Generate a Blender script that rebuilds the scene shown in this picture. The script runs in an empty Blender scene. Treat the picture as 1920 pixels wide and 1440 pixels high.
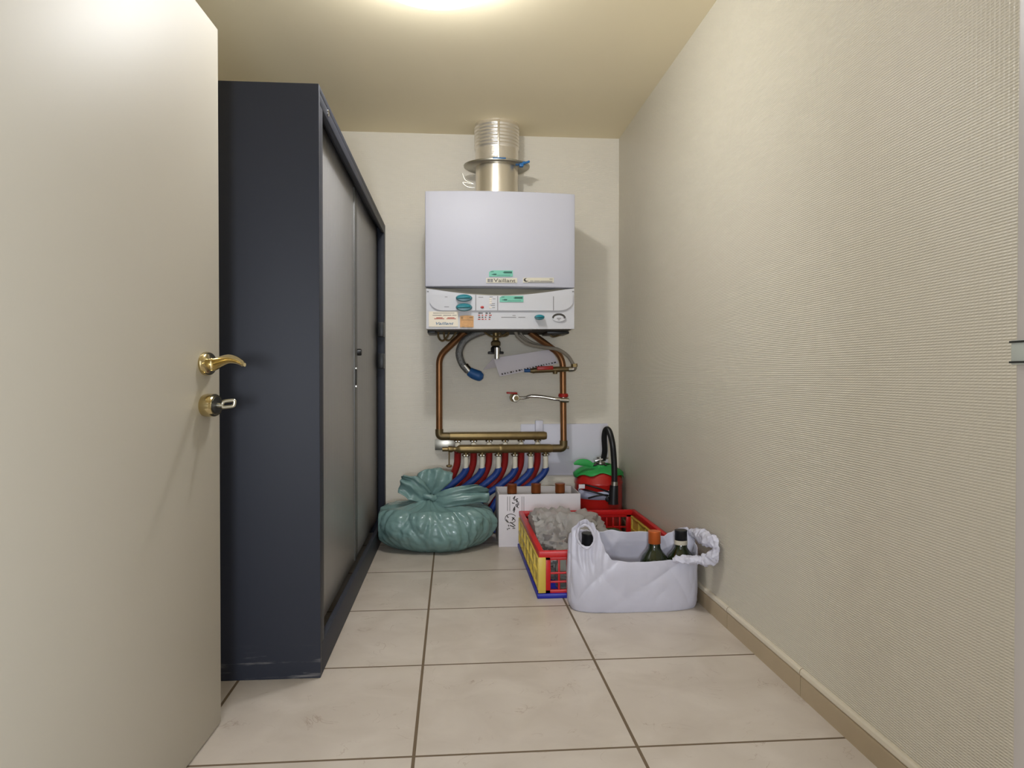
import bpy, bmesh, math, random
from mathutils import Vector, Matrix, noise

C = bpy.context.scene.collection
PI = math.pi
random.seed(4)

# ------------------------------------------------------------------ camera
F_PX = 1350.0
CAM = Vector((0, 0, 1.02))
YAW, PITCH = 0.083, 0.0118
_F = Vector((math.sin(YAW) * math.cos(PITCH), math.cos(YAW) * math.cos(PITCH), -math.sin(PITCH)))
_R = Vector((math.cos(YAW), -math.sin(YAW), 0))
_U = _R.cross(_F)


def at(px, py, Y=None, X=None, Z=None):
    """point of the room seen at a photo pixel, on the plane Y=, X= or Z="""
    d = _F + _R * ((px - 960) / F_PX) - _U * ((py - 720) / F_PX)
    if Y is not None:
        k = Y / d.y
    elif X is not None:
        k = X / d.x
    else:
        k = (Z - CAM.z) / d.z
    return CAM + d * k


def proj(p):
    d = Vector(p) - CAM
    k = F_PX / d.dot(_F)
    return 960 + k * d.dot(_R), 720 - k * d.dot(_U)


def table(t, x):
    if x <= t[0][0]:
        return t[0][1]
    for (a, b), (c, d) in zip(t, t[1:]):
        if x <= c:
            u = (x - a) / (c - a)
            u = u * u * (3 - 2 * u)
            return b + (d - b) * u
    return t[-1][1]


cam = bpy.data.cameras.new('camera')
cam.sensor_width = 36
cam.lens = F_PX / 1920 * 36
cam.clip_start = 0.05
camo = bpy.data.objects.new('camera', cam)
camo.location = CAM
camo.rotation_euler = (PI / 2 - PITCH, 0, -YAW)
C.objects.link(camo)
bpy.context.scene.camera = camo


# ------------------------------------------------------------------ materials
def lin(c):
    r = []
    for v in c[:3]:
        v /= 255.0
        r.append(v / 12.92 if v <= 0.04045 else ((v + 0.055) / 1.055) ** 2.4)
    return (*r, 1)


def mat(name, col, rough=0.5, metal=0.0, spec=0.5, noise_amt=0.0, noise_scale=20, bump=0.0, bump_scale=60,
        trans=0.0, ior=1.45, coat=0.0, sss=0.0, stretch=None):
    m = bpy.data.materials.new(name)
    m.use_nodes = True
    nt = m.node_tree
    b = nt.nodes['Principled BSDF']
    b.inputs['Base Color'].default_value = lin(col)
    b.inputs['Roughness'].default_value = rough
    b.inputs['Metallic'].default_value = metal
    b.inputs['Specular IOR Level'].default_value = spec
    b.inputs['Transmission Weight'].default_value = trans
    b.inputs['IOR'].default_value = ior
    b.inputs['Coat Weight'].default_value = coat
    tc = nt.nodes.new('ShaderNodeTexCoord')
    mp = nt.nodes.new('ShaderNodeMapping')
    nt.links.new(tc.outputs['Object'], mp.inputs[0])
    if stretch:
        mp.inputs['Scale'].default_value = stretch
    if noise_amt:
        n = nt.nodes.new('ShaderNodeTexNoise')
        n.inputs['Scale'].default_value = noise_scale
        n.inputs['Detail'].default_value = 6
        nt.links.new(mp.outputs[0], n.inputs['Vector'])
        mx = nt.nodes.new('ShaderNodeMix')
        mx.data_type = 'RGBA'
        c = lin(col)
        mx.inputs['A'].default_value = (*[v * (1 - noise_amt) for v in c[:3]], 1)
        mx.inputs['B'].default_value = (*[min(1, v * (1 + noise_amt)) for v in c[:3]], 1)
        nt.links.new(n.outputs['Fac'], mx.inputs['Factor'])
        nt.links.new(mx.outputs['Result'], b.inputs['Base Color'])
    if bump:
        n2 = nt.nodes.new('ShaderNodeTexNoise')
        n2.inputs['Scale'].default_value = bump_scale
        n2.inputs['Detail'].default_value = 4
        nt.links.new(mp.outputs[0], n2.inputs['Vector'])
        bp = nt.nodes.new('ShaderNodeBump')
        bp.inputs['Strength'].default_value = bump
        bp.inputs['Distance'].default_value = 0.01
        nt.links.new(n2.outputs['Fac'], bp.inputs['Height'])
        nt.links.new(bp.outputs[0], b.inputs['Normal'])
    return m


def wall_mat(name, col, rough, axis, strength=0.35, weave=0.0065):
    """painted woven-glass wallpaper: fine raised rows of threads"""
    m = mat(name, col, rough, spec=0.5)
    nt = m.node_tree
    b = nt.nodes['Principled BSDF']
    tc = nt.nodes.new('ShaderNodeTexCoord')
    sp = nt.nodes.new('ShaderNodeSeparateXYZ')
    nt.links.new(tc.outputs['Object'], sp.inputs[0])

    def math_(op, a, bb):
        n = nt.nodes.new('ShaderNodeMath')
        n.operation = op
        for i, v in enumerate((a, bb)):
            if v is None:
                continue
            if isinstance(v, (int, float)):
                n.inputs[i].default_value = v
            else:
                nt.links.new(v, n.inputs[i])
        return n.outputs[0]
    k = 2 * PI / weave
    u = sp.outputs[axis]
    v = sp.outputs['Z']
    su = math_('SINE', math_('MULTIPLY', u, k * 0.5), None)
    sv = math_('SINE', math_('MULTIPLY', v, k), None)
    h = math_('ADD', sv, math_('MULTIPLY', math_('MULTIPLY', su, sv), 0.6))
    nz = nt.nodes.new('ShaderNodeTexNoise')
    nz.inputs['Scale'].default_value = 220
    nt.links.new(tc.outputs['Object'], nz.inputs['Vector'])
    h = math_('ADD', h, math_('MULTIPLY', nz.outputs['Fac'], 1.2))
    bp = nt.nodes.new('ShaderNodeBump')
    bp.inputs['Strength'].default_value = strength
    bp.inputs['Distance'].default_value = 0.0012
    nt.links.new(h, bp.inputs['Height'])
    nt.links.new(bp.outputs[0], b.inputs['Normal'])
    # thread tone: grooves darker, raised threads paler
    mx = nt.nodes.new('ShaderNodeMix')
    mx.data_type = 'RGBA'
    c = lin(col)
    mx.inputs['A'].default_value = (*[x * 0.93 for x in c[:3]], 1)
    mx.inputs['B'].default_value = (*[x * 1.04 for x in c[:3]], 1)
    f = math_('ADD', math_('MULTIPLY', h, 0.22), 0.4)
    nt.links.new(f, mx.inputs['Factor'])
    nt.links.new(mx.outputs['Result'], b.inputs['Base Color'])
    return m


def tile_mat():
    m = mat('floor_tiles', (186, 172, 158), 0.32)
    nt = m.node_tree
    b = nt.nodes['Principled BSDF']
    tc = nt.nodes.new('ShaderNodeTexCoord')
    mp = nt.nodes.new('ShaderNodeMapping')
    mp.inputs['Location'].default_value = (0.0989 + 0.0045 + 0.61 * 10, -1.9352 + 0.0045 + 0.6095 * 10, 0)
    nt.links.new(tc.outputs['Object'], mp.inputs[0])
    br = nt.nodes.new('ShaderNodeTexBrick')
    br.offset = 0
    br.squash = 1
    br.inputs['Scale'].default_value = 1
    br.inputs['Brick Width'].default_value = 0.61
    br.inputs['Row Height'].default_value = 0.6095
    br.inputs['Mortar Size'].default_value = 0.0048
    br.inputs['Mortar Smooth'].default_value = 0.1
    br.inputs['Bias'].default_value = 0
    br.inputs['Color1'].default_value = (0.0, 0.0, 0.0, 1)
    br.inputs['Color2'].default_value = (1, 1, 1, 1)
    br.inputs['Mortar'].default_value = (0.5, 0.5, 0.5, 1)
    nt.links.new(mp.outputs[0], br.inputs['Vector'])
    # stone pattern: soft clouds and thin veins
    n1 = nt.nodes.new('ShaderNodeTexNoise')
    n1.inputs['Scale'].default_value = 5
    n1.inputs['Detail'].default_value = 8
    n1.inputs['Distortion'].default_value = 0.6
    nt.links.new(tc.outputs['Object'], n1.inputs['Vector'])
    r1 = nt.nodes.new('ShaderNodeValToRGB')
    e = r1.color_ramp.elements
    e[0].position = 0.3
    e[0].color = lin((184, 173, 160))
    e[1].position = 0.7
    e[1].color = lin((200, 190, 178))
    nt.links.new(n1.outputs['Fac'], r1.inputs[0])
    n2 = nt.nodes.new('ShaderNodeTexNoise')
    n2.inputs['Scale'].default_value = 7
    n2.inputs['Detail'].default_value = 5
    n2.inputs['Distortion'].default_value = 1.4
    nt.links.new(tc.outputs['Object'], n2.inputs['Vector'])
    r2 = nt.nodes.new('ShaderNodeValToRGB')
    e = r2.color_ramp.elements
    e[0].position = 0.488
    e[0].color = (0, 0, 0, 1)
    e[1].position = 0.512
    e[1].color = (0, 0, 0, 1)
    x = r2.color_ramp.elements.new(0.5)
    x.color = (1, 1, 1, 1)
    nt.links.new(n2.outputs['Fac'], r2.inputs[0])
    n3 = nt.nodes.new('ShaderNodeTexNoise')
    n3.inputs['Scale'].default_value = 9
    nt.links.new(tc.outputs['Object'], n3.inputs['Vector'])
    mm = nt.nodes.new('ShaderNodeMath')
    mm.operation = 'MULTIPLY'
    r3 = nt.nodes.new('ShaderNodeValToRGB')
    r3.color_ramp.elements[0].position = 0.52
    r3.color_ramp.elements[1].position = 0.68
    nt.links.new(n3.outputs['Fac'], r3.inputs[0])
    nt.links.new(r2.outputs['Color'], mm.inputs[0])
    nt.links.new(r3.outputs['Color'], mm.inputs[1])
    ms = nt.nodes.new('ShaderNodeMath')
    ms.operation = 'MULTIPLY'
    ms.inputs[1].default_value = 0.62
    nt.links.new(mm.outputs[0], ms.inputs[0])
    mv = nt.nodes.new('ShaderNodeMix')
    mv.data_type = 'RGBA'
    mv.inputs['B'].default_value = lin((140, 116, 96))
    nt.links.new(ms.outputs[0], mv.inputs['Factor'])
    nt.links.new(r1.outputs['Color'], mv.inputs['A'])
    mg = nt.nodes.new('ShaderNodeMix')
    mg.data_type = 'RGBA'
    mg.inputs['B'].default_value = lin((104, 88, 68))
    nt.links.new(br.outputs['Fac'], mg.inputs['Factor'])
    nt.links.new(mv.outputs['Result'], mg.inputs['A'])
    nt.links.new(mg.outputs['Result'], b.inputs['Base Color'])
    bp = nt.nodes.new('ShaderNodeBump')
    bp.invert = True
    bp.inputs['Strength'].default_value = 0.5
    bp.inputs['Distance'].default_value = 0.003
    nt.links.new(br.outputs['Fac'], bp.inputs['Height'])
    nt.links.new(bp.outputs[0], b.inputs['Normal'])
    rr = nt.nodes.new('ShaderNodeMapRange')
    rr.inputs['To Min'].default_value = 0.34
    rr.inputs['To Max'].default_value = 0.9
    nt.links.new(br.outputs['Fac'], rr.inputs[0])
    nt.links.new(rr.outputs[0], b.inputs['Roughness'])
    return m


def film_mat(name, col, translucent, rough=0.4, bump=0.25, bump_scale=30, clear=0.0):
    """thin plastic film: diffuse + light let through"""
    m = mat(name, col, rough, bump=bump, bump_scale=bump_scale, noise_amt=0.06, noise_scale=9)
    nt = m.node_tree
    b = nt.nodes['Principled BSDF']
    out = nt.nodes['Material Output']
    t = nt.nodes.new('ShaderNodeBsdfTranslucent')
    t.inputs['Color'].default_value = lin(col)
    mx = nt.nodes.new('ShaderNodeMixShader')
    mx.inputs[0].default_value = translucent
    nt.links.new(b.outputs[0], mx.inputs[1])
    nt.links.new(t.outputs[0], mx.inputs[2])
    last = mx
    if clear:
        tr = nt.nodes.new('ShaderNodeBsdfTransparent')
        m2 = nt.nodes.new('ShaderNodeMixShader')
        m2.inputs[0].default_value = clear
        nt.links.new(mx.outputs[0], m2.inputs[1])
        nt.links.new(tr.outputs[0], m2.inputs[2])
        last = m2
    nt.links.new(last.outputs[0], out.inputs['Surface'])
    return m


def shutter_mat():
    """grey tambour: narrow vertical ribs"""
    m = mat('tambour_grey', (142, 141, 141), 0.36, metal=0.2)
    nt = m.node_tree
    b = nt.nodes['Principled BSDF']
    tc = nt.nodes.new('ShaderNodeTexCoord')
    w = nt.nodes.new('ShaderNodeTexWave')
    w.bands_direction = 'Y'
    w.wave_profile = 'SIN'
    w.inputs['Scale'].default_value = 9.0
    nt.links.new(tc.outputs['Object'], w.inputs['Vector'])
    bp = nt.nodes.new('ShaderNodeBump')
    bp.inputs['Strength'].default_value = 0.3
    bp.inputs['Distance'].default_value = 0.004
    nt.links.new(w.outputs['Fac'], bp.inputs['Height'])
    nt.links.new(bp.outputs[0], b.inputs['Normal'])
    return m


def cabinet_mat():
    """dark slate lacquer with pale scuffs low down on the near end"""
    m = mat('slate_scuffed', (39, 42, 52), 0.55, spec=0.4)
    nt = m.node_tree
    b = nt.nodes['Principled BSDF']
    tc = nt.nodes.new('ShaderNodeTexCoord')
    mp = nt.nodes.new('ShaderNodeMapping')
    mp.inputs['Scale'].default_value = (2.6, 1, 30)
    mp.inputs['Rotation'].default_value = (0, 0.10, 0)
    nt.links.new(tc.outputs['Object'], mp.inputs[0])
    n = nt.nodes.new('ShaderNodeTexNoise')
    n.inputs['Scale'].default_value = 1.6
    n.inputs['Detail'].default_value = 7
    n.inputs['Roughness'].default_value = 0.65
    nt.links.new(mp.outputs[0], n.inputs['Vector'])
    r = nt.nodes.new('ShaderNodeValToRGB')
    r.color_ramp.elements[0].position = 0.56
    r.color_ramp.elements[1].position = 0.95
    nt.links.new(n.outputs['Fac'], r.inputs[0])
    sp = nt.nodes.new('ShaderNodeSeparateXYZ')
    nt.links.new(tc.outputs['Object'], sp.inputs[0])
    hr = nt.nodes.new('ShaderNodeMapRange')
    hr.inputs['From Min'].default_value = 0.12
    hr.inputs['From Max'].default_value = 0.065
    nt.links.new(sp.outputs['Z'], hr.inputs[0])
    mu = nt.nodes.new('ShaderNodeMath')
    mu.operation = 'MULTIPLY'
    nt.links.new(hr.outputs[0], mu.inputs[0])
    nt.links.new(r.outputs['Color'], mu.inputs[1])
    mx = nt.nodes.new('ShaderNodeMix')
    mx.data_type = 'RGBA'
    mx.inputs['A'].default_value = lin((39, 42, 52))
    mx.inputs['B'].default_value = lin((170, 165, 160))
    nt.links.new(mu.outputs[0], mx.inputs['Factor'])
    nt.links.new(mx.outputs['Result'], b.inputs['Base Color'])
    return m


M = dict(
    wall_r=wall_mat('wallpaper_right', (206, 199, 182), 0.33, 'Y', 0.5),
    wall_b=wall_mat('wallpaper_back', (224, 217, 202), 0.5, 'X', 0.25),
    paint=mat('wall_paint', (206, 197, 172), 0.6),
    ceil=mat('ceiling_paint', (250, 237, 204), 0.7, noise_amt=0.015, noise_scale=3),
    tile=tile_mat(),
    skirt=mat('skirting_tile', (168, 150, 122), 0.35, noise_amt=0.08, noise_scale=9),
    skirt_top=mat('skirting_lit_edge', (206, 196, 176), 0.3),  # skirting tile lightened where the lamp above makes the top bright
    strike=mat('strike_painted', (156, 158, 148), 0.4),
    frame=mat('frame_paint', (166, 158, 150), 0.45),
    door=mat('door_lacquer', (184, 178, 164), 0.5, noise_amt=0.01, noise_scale=6),
    brass=mat('polished_brass', (204, 188, 144), 0.17, metal=1.0),
    nickel=mat('key_nickel', (196, 192, 176), 0.28, metal=1.0),
    dark=mat('dark_core', (30, 30, 26), 0.5),
    slate=mat('slate_lacquer', (39, 42, 52), 0.5, spec=0.4),
    scuffed=cabinet_mat(),
    shutter=shutter_mat(),
    shedge=mat('shutter_edge', (92, 92, 90), 0.4, metal=0.2),
    black=mat('black_plastic', (20, 20, 21), 0.4),
    rubber=mat('black_rubber', (26, 26, 27), 0.35),
    white=mat('boiler_enamel', (188, 188, 198), 0.5),
    panel=mat('panel_plastic', (196, 196, 200), 0.5),
    recess=mat('grip_shade', (146, 140, 122), 0.5),  # panel white darkened to the shade that falls under the cover lip
    under=mat('boiler_base', (52, 50, 44), 0.6, metal=0.4),
    teal=mat('teal_plastic', (14, 120, 132), 0.3),
    mint=mat('mint_sticker', (112, 184, 162), 0.45),
    mintdark=mat('mint_print', (34, 92, 78), 0.5),
    badge=mat('badge_cream', (206, 200, 182), 0.4),
    ink=mat('print_dark', (58, 54, 48), 0.6),
    inkgrey=mat('print_grey', (128, 126, 126), 0.6),
    inkred=mat('print_red', (176, 70, 52), 0.6),
    inkblue=mat('print_blue', (52, 110, 150), 0.6),
    card=mat('card_cream', (226, 216, 198), 0.6),
    tan=mat('printed_tan', (196, 150, 100), 0.6, noise_amt=0.35, noise_scale=60),
    redled=mat('red_button', (170, 40, 34), 0.3),
    steel=mat('flue_aluminium', (232, 224, 208), 0.3, metal=0.85, bump=0.05, bump_scale=30),
    foil=mat('ribbed_foil', (236, 230, 220), 0.3, metal=0.8, bump=0.25, bump_scale=25),
    zinc=mat('zinc', (176, 172, 160), 0.32, metal=1.0),
    chrome=mat('chrome', (205, 204, 200), 0.18, metal=1.0),
    blueclip=mat('blue_clip', (40, 108, 168), 0.4),
    copper=mat('aged_copper', (140, 98, 64), 0.38, metal=0.8, noise_amt=0.3, noise_scale=14),
    bronze=mat('dull_brass', (142, 122, 82), 0.42, metal=0.8, noise_amt=0.25, noise_scale=20),
    solder=mat('fitting_brass', (112, 96, 66), 0.45, metal=0.7, noise_amt=0.2, noise_scale=30),
    braid=mat('braided_steel', (130, 130, 128), 0.4, metal=0.7, bump=0.6, bump_scale=160),
    greyhose=mat('grey_tube', (140, 132, 120), 0.45),
    blueplug=mat('blue_plug', (34, 84, 140), 0.45),
    blue=mat('blue_conduit', (34, 62, 130), 0.4, bump=0.2, bump_scale=90),
    red=mat('red_conduit', (150, 36, 34), 0.4, bump=0.2, bump_scale=90),
    greysleeve=mat('grey_sleeve', (160, 150, 148), 0.5),
    sleeve=mat('white_sleeve', (214, 208, 192), 0.45),
    redpl=mat('red_lever', (176, 34, 28), 0.38),
    paper=mat('white_paper', (222, 216, 222), 0.7),
    whitepl=mat('white_plastic_cover', (214, 213, 224), 0.4),
    extred=mat('extinguisher_red', (176, 30, 24), 0.28, coat=0.4),
    green=mat('green_tape', (44, 156, 74), 0.5, noise_amt=0.25, noise_scale=20),
    labelblue=mat('pale_label', (170, 174, 196), 0.5),
    cardboard=mat('white_cardboard', (222, 217, 222), 0.65),
    cardin=mat('white_cardboard_inside', (196, 190, 188), 0.7),
    crate_red=mat('crate_red', (196, 22, 24), 0.36),
    crate_yel=mat('crate_yellow', (208, 182, 78), 0.42),
    crate_blue=mat('crate_blue', (24, 34, 150), 0.4),
    glass_g=mat('dark_green_glass', (24, 34, 12), 0.06, spec=0.6, coat=0.5),
    glass_b=mat('bottle_green_glass', (64, 96, 40), 0.06, trans=0.6),
    glass_c=mat('clear_glass', (215, 222, 214), 0.05, trans=0.85),
    cap_cu=mat('copper_capsule', (172, 98, 54), 0.32, metal=0.55),
    cap_or=mat('orange_capsule', (208, 104, 46), 0.35, metal=0.35),
    cap_bk=mat('black_capsule', (22, 22, 24), 0.35),
    cap_bn=mat('white_band', (196, 188, 170), 0.5),
    film_w=film_mat('white_film', (226, 225, 237), 0.3, 0.3, 0.12, 30),
    film_g=film_mat('grey_film', (186, 183, 179), 0.14, 0.45, 0.05, 22, clear=0.3),
    sack=mat('green_sack', (110, 140, 137), 0.27, bump=0.18, bump_scale=26, noise_amt=0.12, noise_scale=5, coat=0.15),
    wood=mat('brown_card', (150, 120, 84), 0.7),
)
# frosted lamp glass: glows itself and lets part of the bulb's light straight through
lampm = bpy.data.materials.new('lamp_glass')
lampm.use_nodes = True
_n = lampm.node_tree.nodes
_e = _n.new('ShaderNodeEmission')
LAMP, BULB = 17.5, 64.0
_e.inputs['Color'].default_value = (0.97, 0.985, 1.0, 1)
_e.inputs['Strength'].default_value = LAMP
_t = _n.new('ShaderNodeBsdfTransparent')
_x = _n.new('ShaderNodeMixShader')
_x.inputs[0].default_value = 0.5
lampm.node_tree.links.new(_e.outputs[0], _x.inputs[1])
lampm.node_tree.links.new(_t.outputs[0], _x.inputs[2])
lampm.node_tree.links.new(_x.outputs[0], _n['Material Output'].inputs['Surface'])
M['lamp'] = lampm


# ------------------------------------------------------------------ mesh helpers
def world_off(p):
    o = Vector((0, 0, 0))
    while p is not None:
        o += p.location
        p = p.parent
    return o


def obj(name, bm, m, parent=None, smooth=True, ang=0.7, kind=None):
    off = world_off(parent)
    if off.length:
        bm.transform(Matrix.Translation(-off))
    bmesh.ops.recalc_face_normals(bm, faces=bm.faces)
    me = bpy.data.meshes.new(name)
    bm.to_mesh(me)
    bm.free()
    if isinstance(m, (list, tuple)):
        for k in m:
            me.materials.append(k)
    else:
        me.materials.append(m)
    if smooth:
        me.polygons.foreach_set('use_smooth', [True] * len(me.polygons))
        me.set_sharp_from_angle(angle=ang)
    o = bpy.data.objects.new(name, me)
    C.objects.link(o)
    o.parent = parent
    if kind:
        o['kind'] = kind
    return o


def pieces(name, bm, m, parent=None, **k):
    """every separate piece of bm as a part of its own"""
    bm.verts.ensure_lookup_table()
    left = set(bm.verts)
    while left:
        st = [left.pop()]
        isl = set(st)
        while st:
            v = st.pop()
            for e in v.link_edges:
                q = e.other_vert(v)
                if q not in isl:
                    isl.add(q)
                    left.discard(q)
                    st.append(q)
        mp = {}
        nb = bmesh.new()
        for v in isl:
            mp[v] = nb.verts.new(v.co)
        for f in {f for v in isl for f in v.link_faces}:
            nb.faces.new([mp[v] for v in f.verts])
        obj(name, nb, m, parent, **k)
    bm.free()


def tag(o, label, cat, group=None, kind=None):
    o['label'] = label
    o['category'] = cat
    if group:
        o['group'] = group
    if kind:
        o['kind'] = kind
    return o


def thing(name, label, cat, loc, group=None):
    o = bpy.data.objects.new(name, None)
    o.empty_display_size = 0.05
    C.objects.link(o)
    o.location = loc
    return tag(o, label, cat, group)


def B():
    return bmesh.new()


def merge(bm, other):
    me = bpy.data.meshes.new('tmp')
    other.to_mesh(me)
    other.free()
    bm.from_mesh(me)
    bpy.data.meshes.remove(me)
    return bm


def box(x0, x1, y0, y1, z0, z1, bev=0.0, seg=2, bm=None, rot=None, mi=0):
    t = bmesh.new()
    bmesh.ops.create_cube(t, size=1)
    sx, sy, sz = abs(x1 - x0), abs(y1 - y0), abs(z1 - z0)
    t.transform(Matrix.Diagonal((sx, sy, sz, 1)))
    if bev:
        bmesh.ops.bevel(t, geom=t.edges[:], offset=min(bev, sx * .45, sy * .45, sz * .45), segments=seg, affect='EDGES', profile=0.5)
    if rot:
        t.transform(rot)
    t.transform(Matrix.Translation(((x0 + x1) / 2, (y0 + y1) / 2, (z0 + z1) / 2)))
    for f in t.faces:
        f.material_index = mi
    return merge(bm if bm is not None else B(), t)


def prism(pts, lo, hi, axis='Z', bm=None, bev=0.0):
    """polygon pts extruded along an axis. axis Z: pts (x,y); Y: pts (x,z); X: pts (y,z)"""
    t = bmesh.new()

    def P(p, h):
        return {'Z': (p[0], p[1], h), 'Y': (p[0], h, p[1]), 'X': (h, p[0], p[1])}[axis]
    a = [t.verts.new(P(p, lo)) for p in pts]
    b = [t.verts.new(P(p, hi)) for p in pts]
    t.faces.new(a)
    t.faces.new(list(reversed(b)))
    n = len(pts)
    for i in range(n):
        t.faces.new((a[i], b[i], b[(i + 1) % n], a[(i + 1) % n]))
    bmesh.ops.recalc_face_normals(t, faces=t.faces)
    if bev:
        es = [e for e in t.edges if len(e.link_faces) == 2 and e.calc_face_angle(0) > 0.5]
        bmesh.ops.bevel(t, geom=es, offset=bev, segments=2, affect='EDGES', profile=0.5)
    return merge(bm if bm is not None else B(), t)


def spline(pts, n=8):
    P = [Vector(p) for p in pts]
    P = [P[0] * 2 - P[1]] + P + [P[-1] * 2 - P[-2]]
    out = []
    for i in range(1, len(P) - 2):
        a, b, c, d = P[i - 1:i + 3]
        for k in range(n):
            t = k / n
            out.append(0.5 * ((2 * b) + (c - a) * t + (2 * a - 5 * b + 4 * c - d) * t * t + (3 * b - a - 3 * c + d) * t ** 3))
    out.append(P[-2])
    return out


def fillet(pts, r, n=6):
    """polyline with rounded corners"""
    P = [Vector(p) for p in pts]
    out = [P[0]]
    for i in range(1, len(P) - 1):
        a, b, c = P[i - 1], P[i], P[i + 1]
        ra = min(r, (a - b).length * .48, (c - b).length * .48)
        p0 = b + (a - b).normalized() * ra
        p1 = b + (c - b).normalized() * ra
        for k in range(n + 1):
            t = k / n
            out.append(p0 * (1 - t) ** 2 + b * 2 * t * (1 - t) + p1 * t * t)
    out.append(P[-1])
    return out


def tube(path, r, seg=12, bm=None, cap=True, flat=1.0, up=None, closed=False):
    """r: number or function of 0..1; flat squeezes the section along its second axis"""
    bm = bm if bm is not None else B()
    P = [Vector(p) for p in path]
    n = len(P)
    T = []
    for i in range(n):
        a = P[max(i - 1, 0)]
        b = P[min(i + 1, n - 1)]
        if closed:
            a, b = P[i - 1], P[(i + 1) % n]
        T.append((b - a).normalized())
    u = Vector(up) if up else (Vector((0, 0, 1)) if abs(T[0].z) < 0.9 else Vector((1, 0, 0)))
    u = (u - T[0] * u.dot(T[0])).normalized()
    rings = []
    for i in range(n):
        if up:
            w = Vector(up)
            w = w - T[i] * w.dot(T[i])
            if w.length > 1e-3:
                u = w.normalized()
        else:
            u = (u - T[i] * u.dot(T[i])).normalized()
        v = T[i].cross(u)
        rr = r(i / (n - 1)) if callable(r) else r
        rings.append([bm.verts.new(P[i] + u * (rr * math.cos(2 * PI * k / seg)) + v * (rr * flat * math.sin(2 * PI * k / seg))) for k in range(seg)])
    m = n if closed else n - 1
    for i in range(m):
        A, Bn = rings[i], rings[(i + 1) % n]
        for k in range(seg):
            bm.faces.new((A[k], A[(k + 1) % seg], Bn[(k + 1) % seg], Bn[k]))
    if cap and not closed:
        bm.faces.new(list(reversed(rings[0])))
        bm.faces.new(rings[-1])
    return bm


def lathe(prof, c=(0, 0, 0), axis='Z', seg=32, bm=None, sx=1.0, sy=1.0):
    """prof: (r, h) pairs turned round an axis through c"""
    bm = bm if bm is not None else B()
    c = Vector(c)
    rings = []

    def P(r, h, a):
        x, y = r * math.cos(a) * sx, r * math.sin(a) * sy
        if axis == 'Z':
            return c + Vector((x, y, h))
        if axis == 'Y':
            return c + Vector((x, h, y))
        return c + Vector((h, x, y))
    for r, h in prof:
        if r < 1e-6:
            rings.append([bm.verts.new(P(0, h, 0))])
        else:
            rings.append([bm.verts.new(P(r, h, 2 * PI * k / seg)) for k in range(seg)])
    for A, D in zip(rings, rings[1:]):
        for k in range(seg):
            k2 = (k + 1) % seg
            if len(A) == 1 and len(D) == 1:
                break
            if len(A) == 1:
                bm.faces.new((A[0], D[k], D[k2]))
            elif len(D) == 1:
                bm.faces.new((A[k], D[0], A[k2]))
            else:
                bm.faces.new((A[k], D[k], D[k2], A[k2]))
    if len(rings[0]) > 1:
        bm.faces.new(rings[0])
    if len(rings[-1]) > 1:
        bm.faces.new(rings[-1])
    return bm


def text_bm(s, size, sx=1.0, depth=0.0006, shear=0.0, space=1.0):
    """extruded lettering in the XZ plane, readable from -Y, centred"""
    cu = bpy.data.curves.new('lettering', 'FONT')
    cu.body = s
    cu.size = size
    cu.extrude = depth
    cu.align_x = 'CENTER'
    cu.align_y = 'CENTER'
    cu.shear = shear
    cu.space_character = space
    cu.resolution_u = 3
    o = bpy.data.objects.new('lettering', cu)
    C.objects.link(o)
    dg = bpy.context.evaluated_depsgraph_get()
    me = bpy.data.meshes.new_from_object(o.evaluated_get(dg))
    bm = B()
    bm.from_mesh(me)
    bpy.data.objects.remove(o)
    bpy.data.curves.remove(cu)
    bpy.data.meshes.remove(me)
    bm.transform(Matrix.Rotation(PI / 2, 4, 'X') @ Matrix.Diagonal((sx, 1, 1, 1)))
    return bm


def copy_thing(o, loc, label):
    c = o.copy()
    C.objects.link(c)
    c.location = loc
    c['label'] = label
    for ch in o.children:
        d = ch.copy()
        C.objects.link(d)
        d.parent = c
        for g in ch.children:
            e = g.copy()
            C.objects.link(e)
            e.parent = d
    return c


# ------------------------------------------------------------------ the room
W, D, CEIL = 1.112, 4.75, 2.60
LEFT = -1.34
YF = 0.80                       # inner face of the doorway wall


def struct(name, bm, m, label, cat, smooth=False):
    o = obj(name, bm, m, smooth=smooth)
    return tag(o, label, cat, kind='structure')


struct('floor', box(LEFT - .1, 1.6, -2.2, D + .1, -.1, 0), M['tile'], 'cream square stone-look tiles with brown grout covering the floor', 'floor')
struct('ceiling', box(LEFT - .1, W + .1, YF - .2, D + .1, CEIL, CEIL + .1), M['ceil'], 'plain beige painted ceiling around the round lamp', 'ceiling')
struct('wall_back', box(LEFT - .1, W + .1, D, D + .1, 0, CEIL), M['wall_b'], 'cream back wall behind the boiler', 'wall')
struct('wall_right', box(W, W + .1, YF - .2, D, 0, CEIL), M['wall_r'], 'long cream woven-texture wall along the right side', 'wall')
struct('wall_left', box(LEFT - .1, LEFT, YF - .2, D, 0, CEIL), M['paint'], 'cream wall behind the tall cabinet', 'wall')
XJ = at(1903, 720, Y=YF).x      # right jamb face of the doorway
XH = -0.775                     # hinge side
bm = box(LEFT - .1, XH - .06, YF - .16, YF - .01, 0, CEIL)
box(XJ + .06, W + .1, YF - .16, YF - .01, 0, CEIL, bm=bm)
box(XH - .06, XJ + .06, YF - .16, YF - .01, 2.12, CEIL, bm=bm)
struct('wall_front', bm, M['paint'], 'cream wall around the doorway nearest the camera', 'wall')
tr = struct('trim_1', box(XJ, XJ + .06, YF - .2, YF, 0, 2.12, .004), M['frame'], 'pale painted doorway jamb at the right edge of the photo', 'door frame', True)
z1, z0 = at(1905, 638, Y=YF).z, at(1905, 684, Y=YF).z
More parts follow.
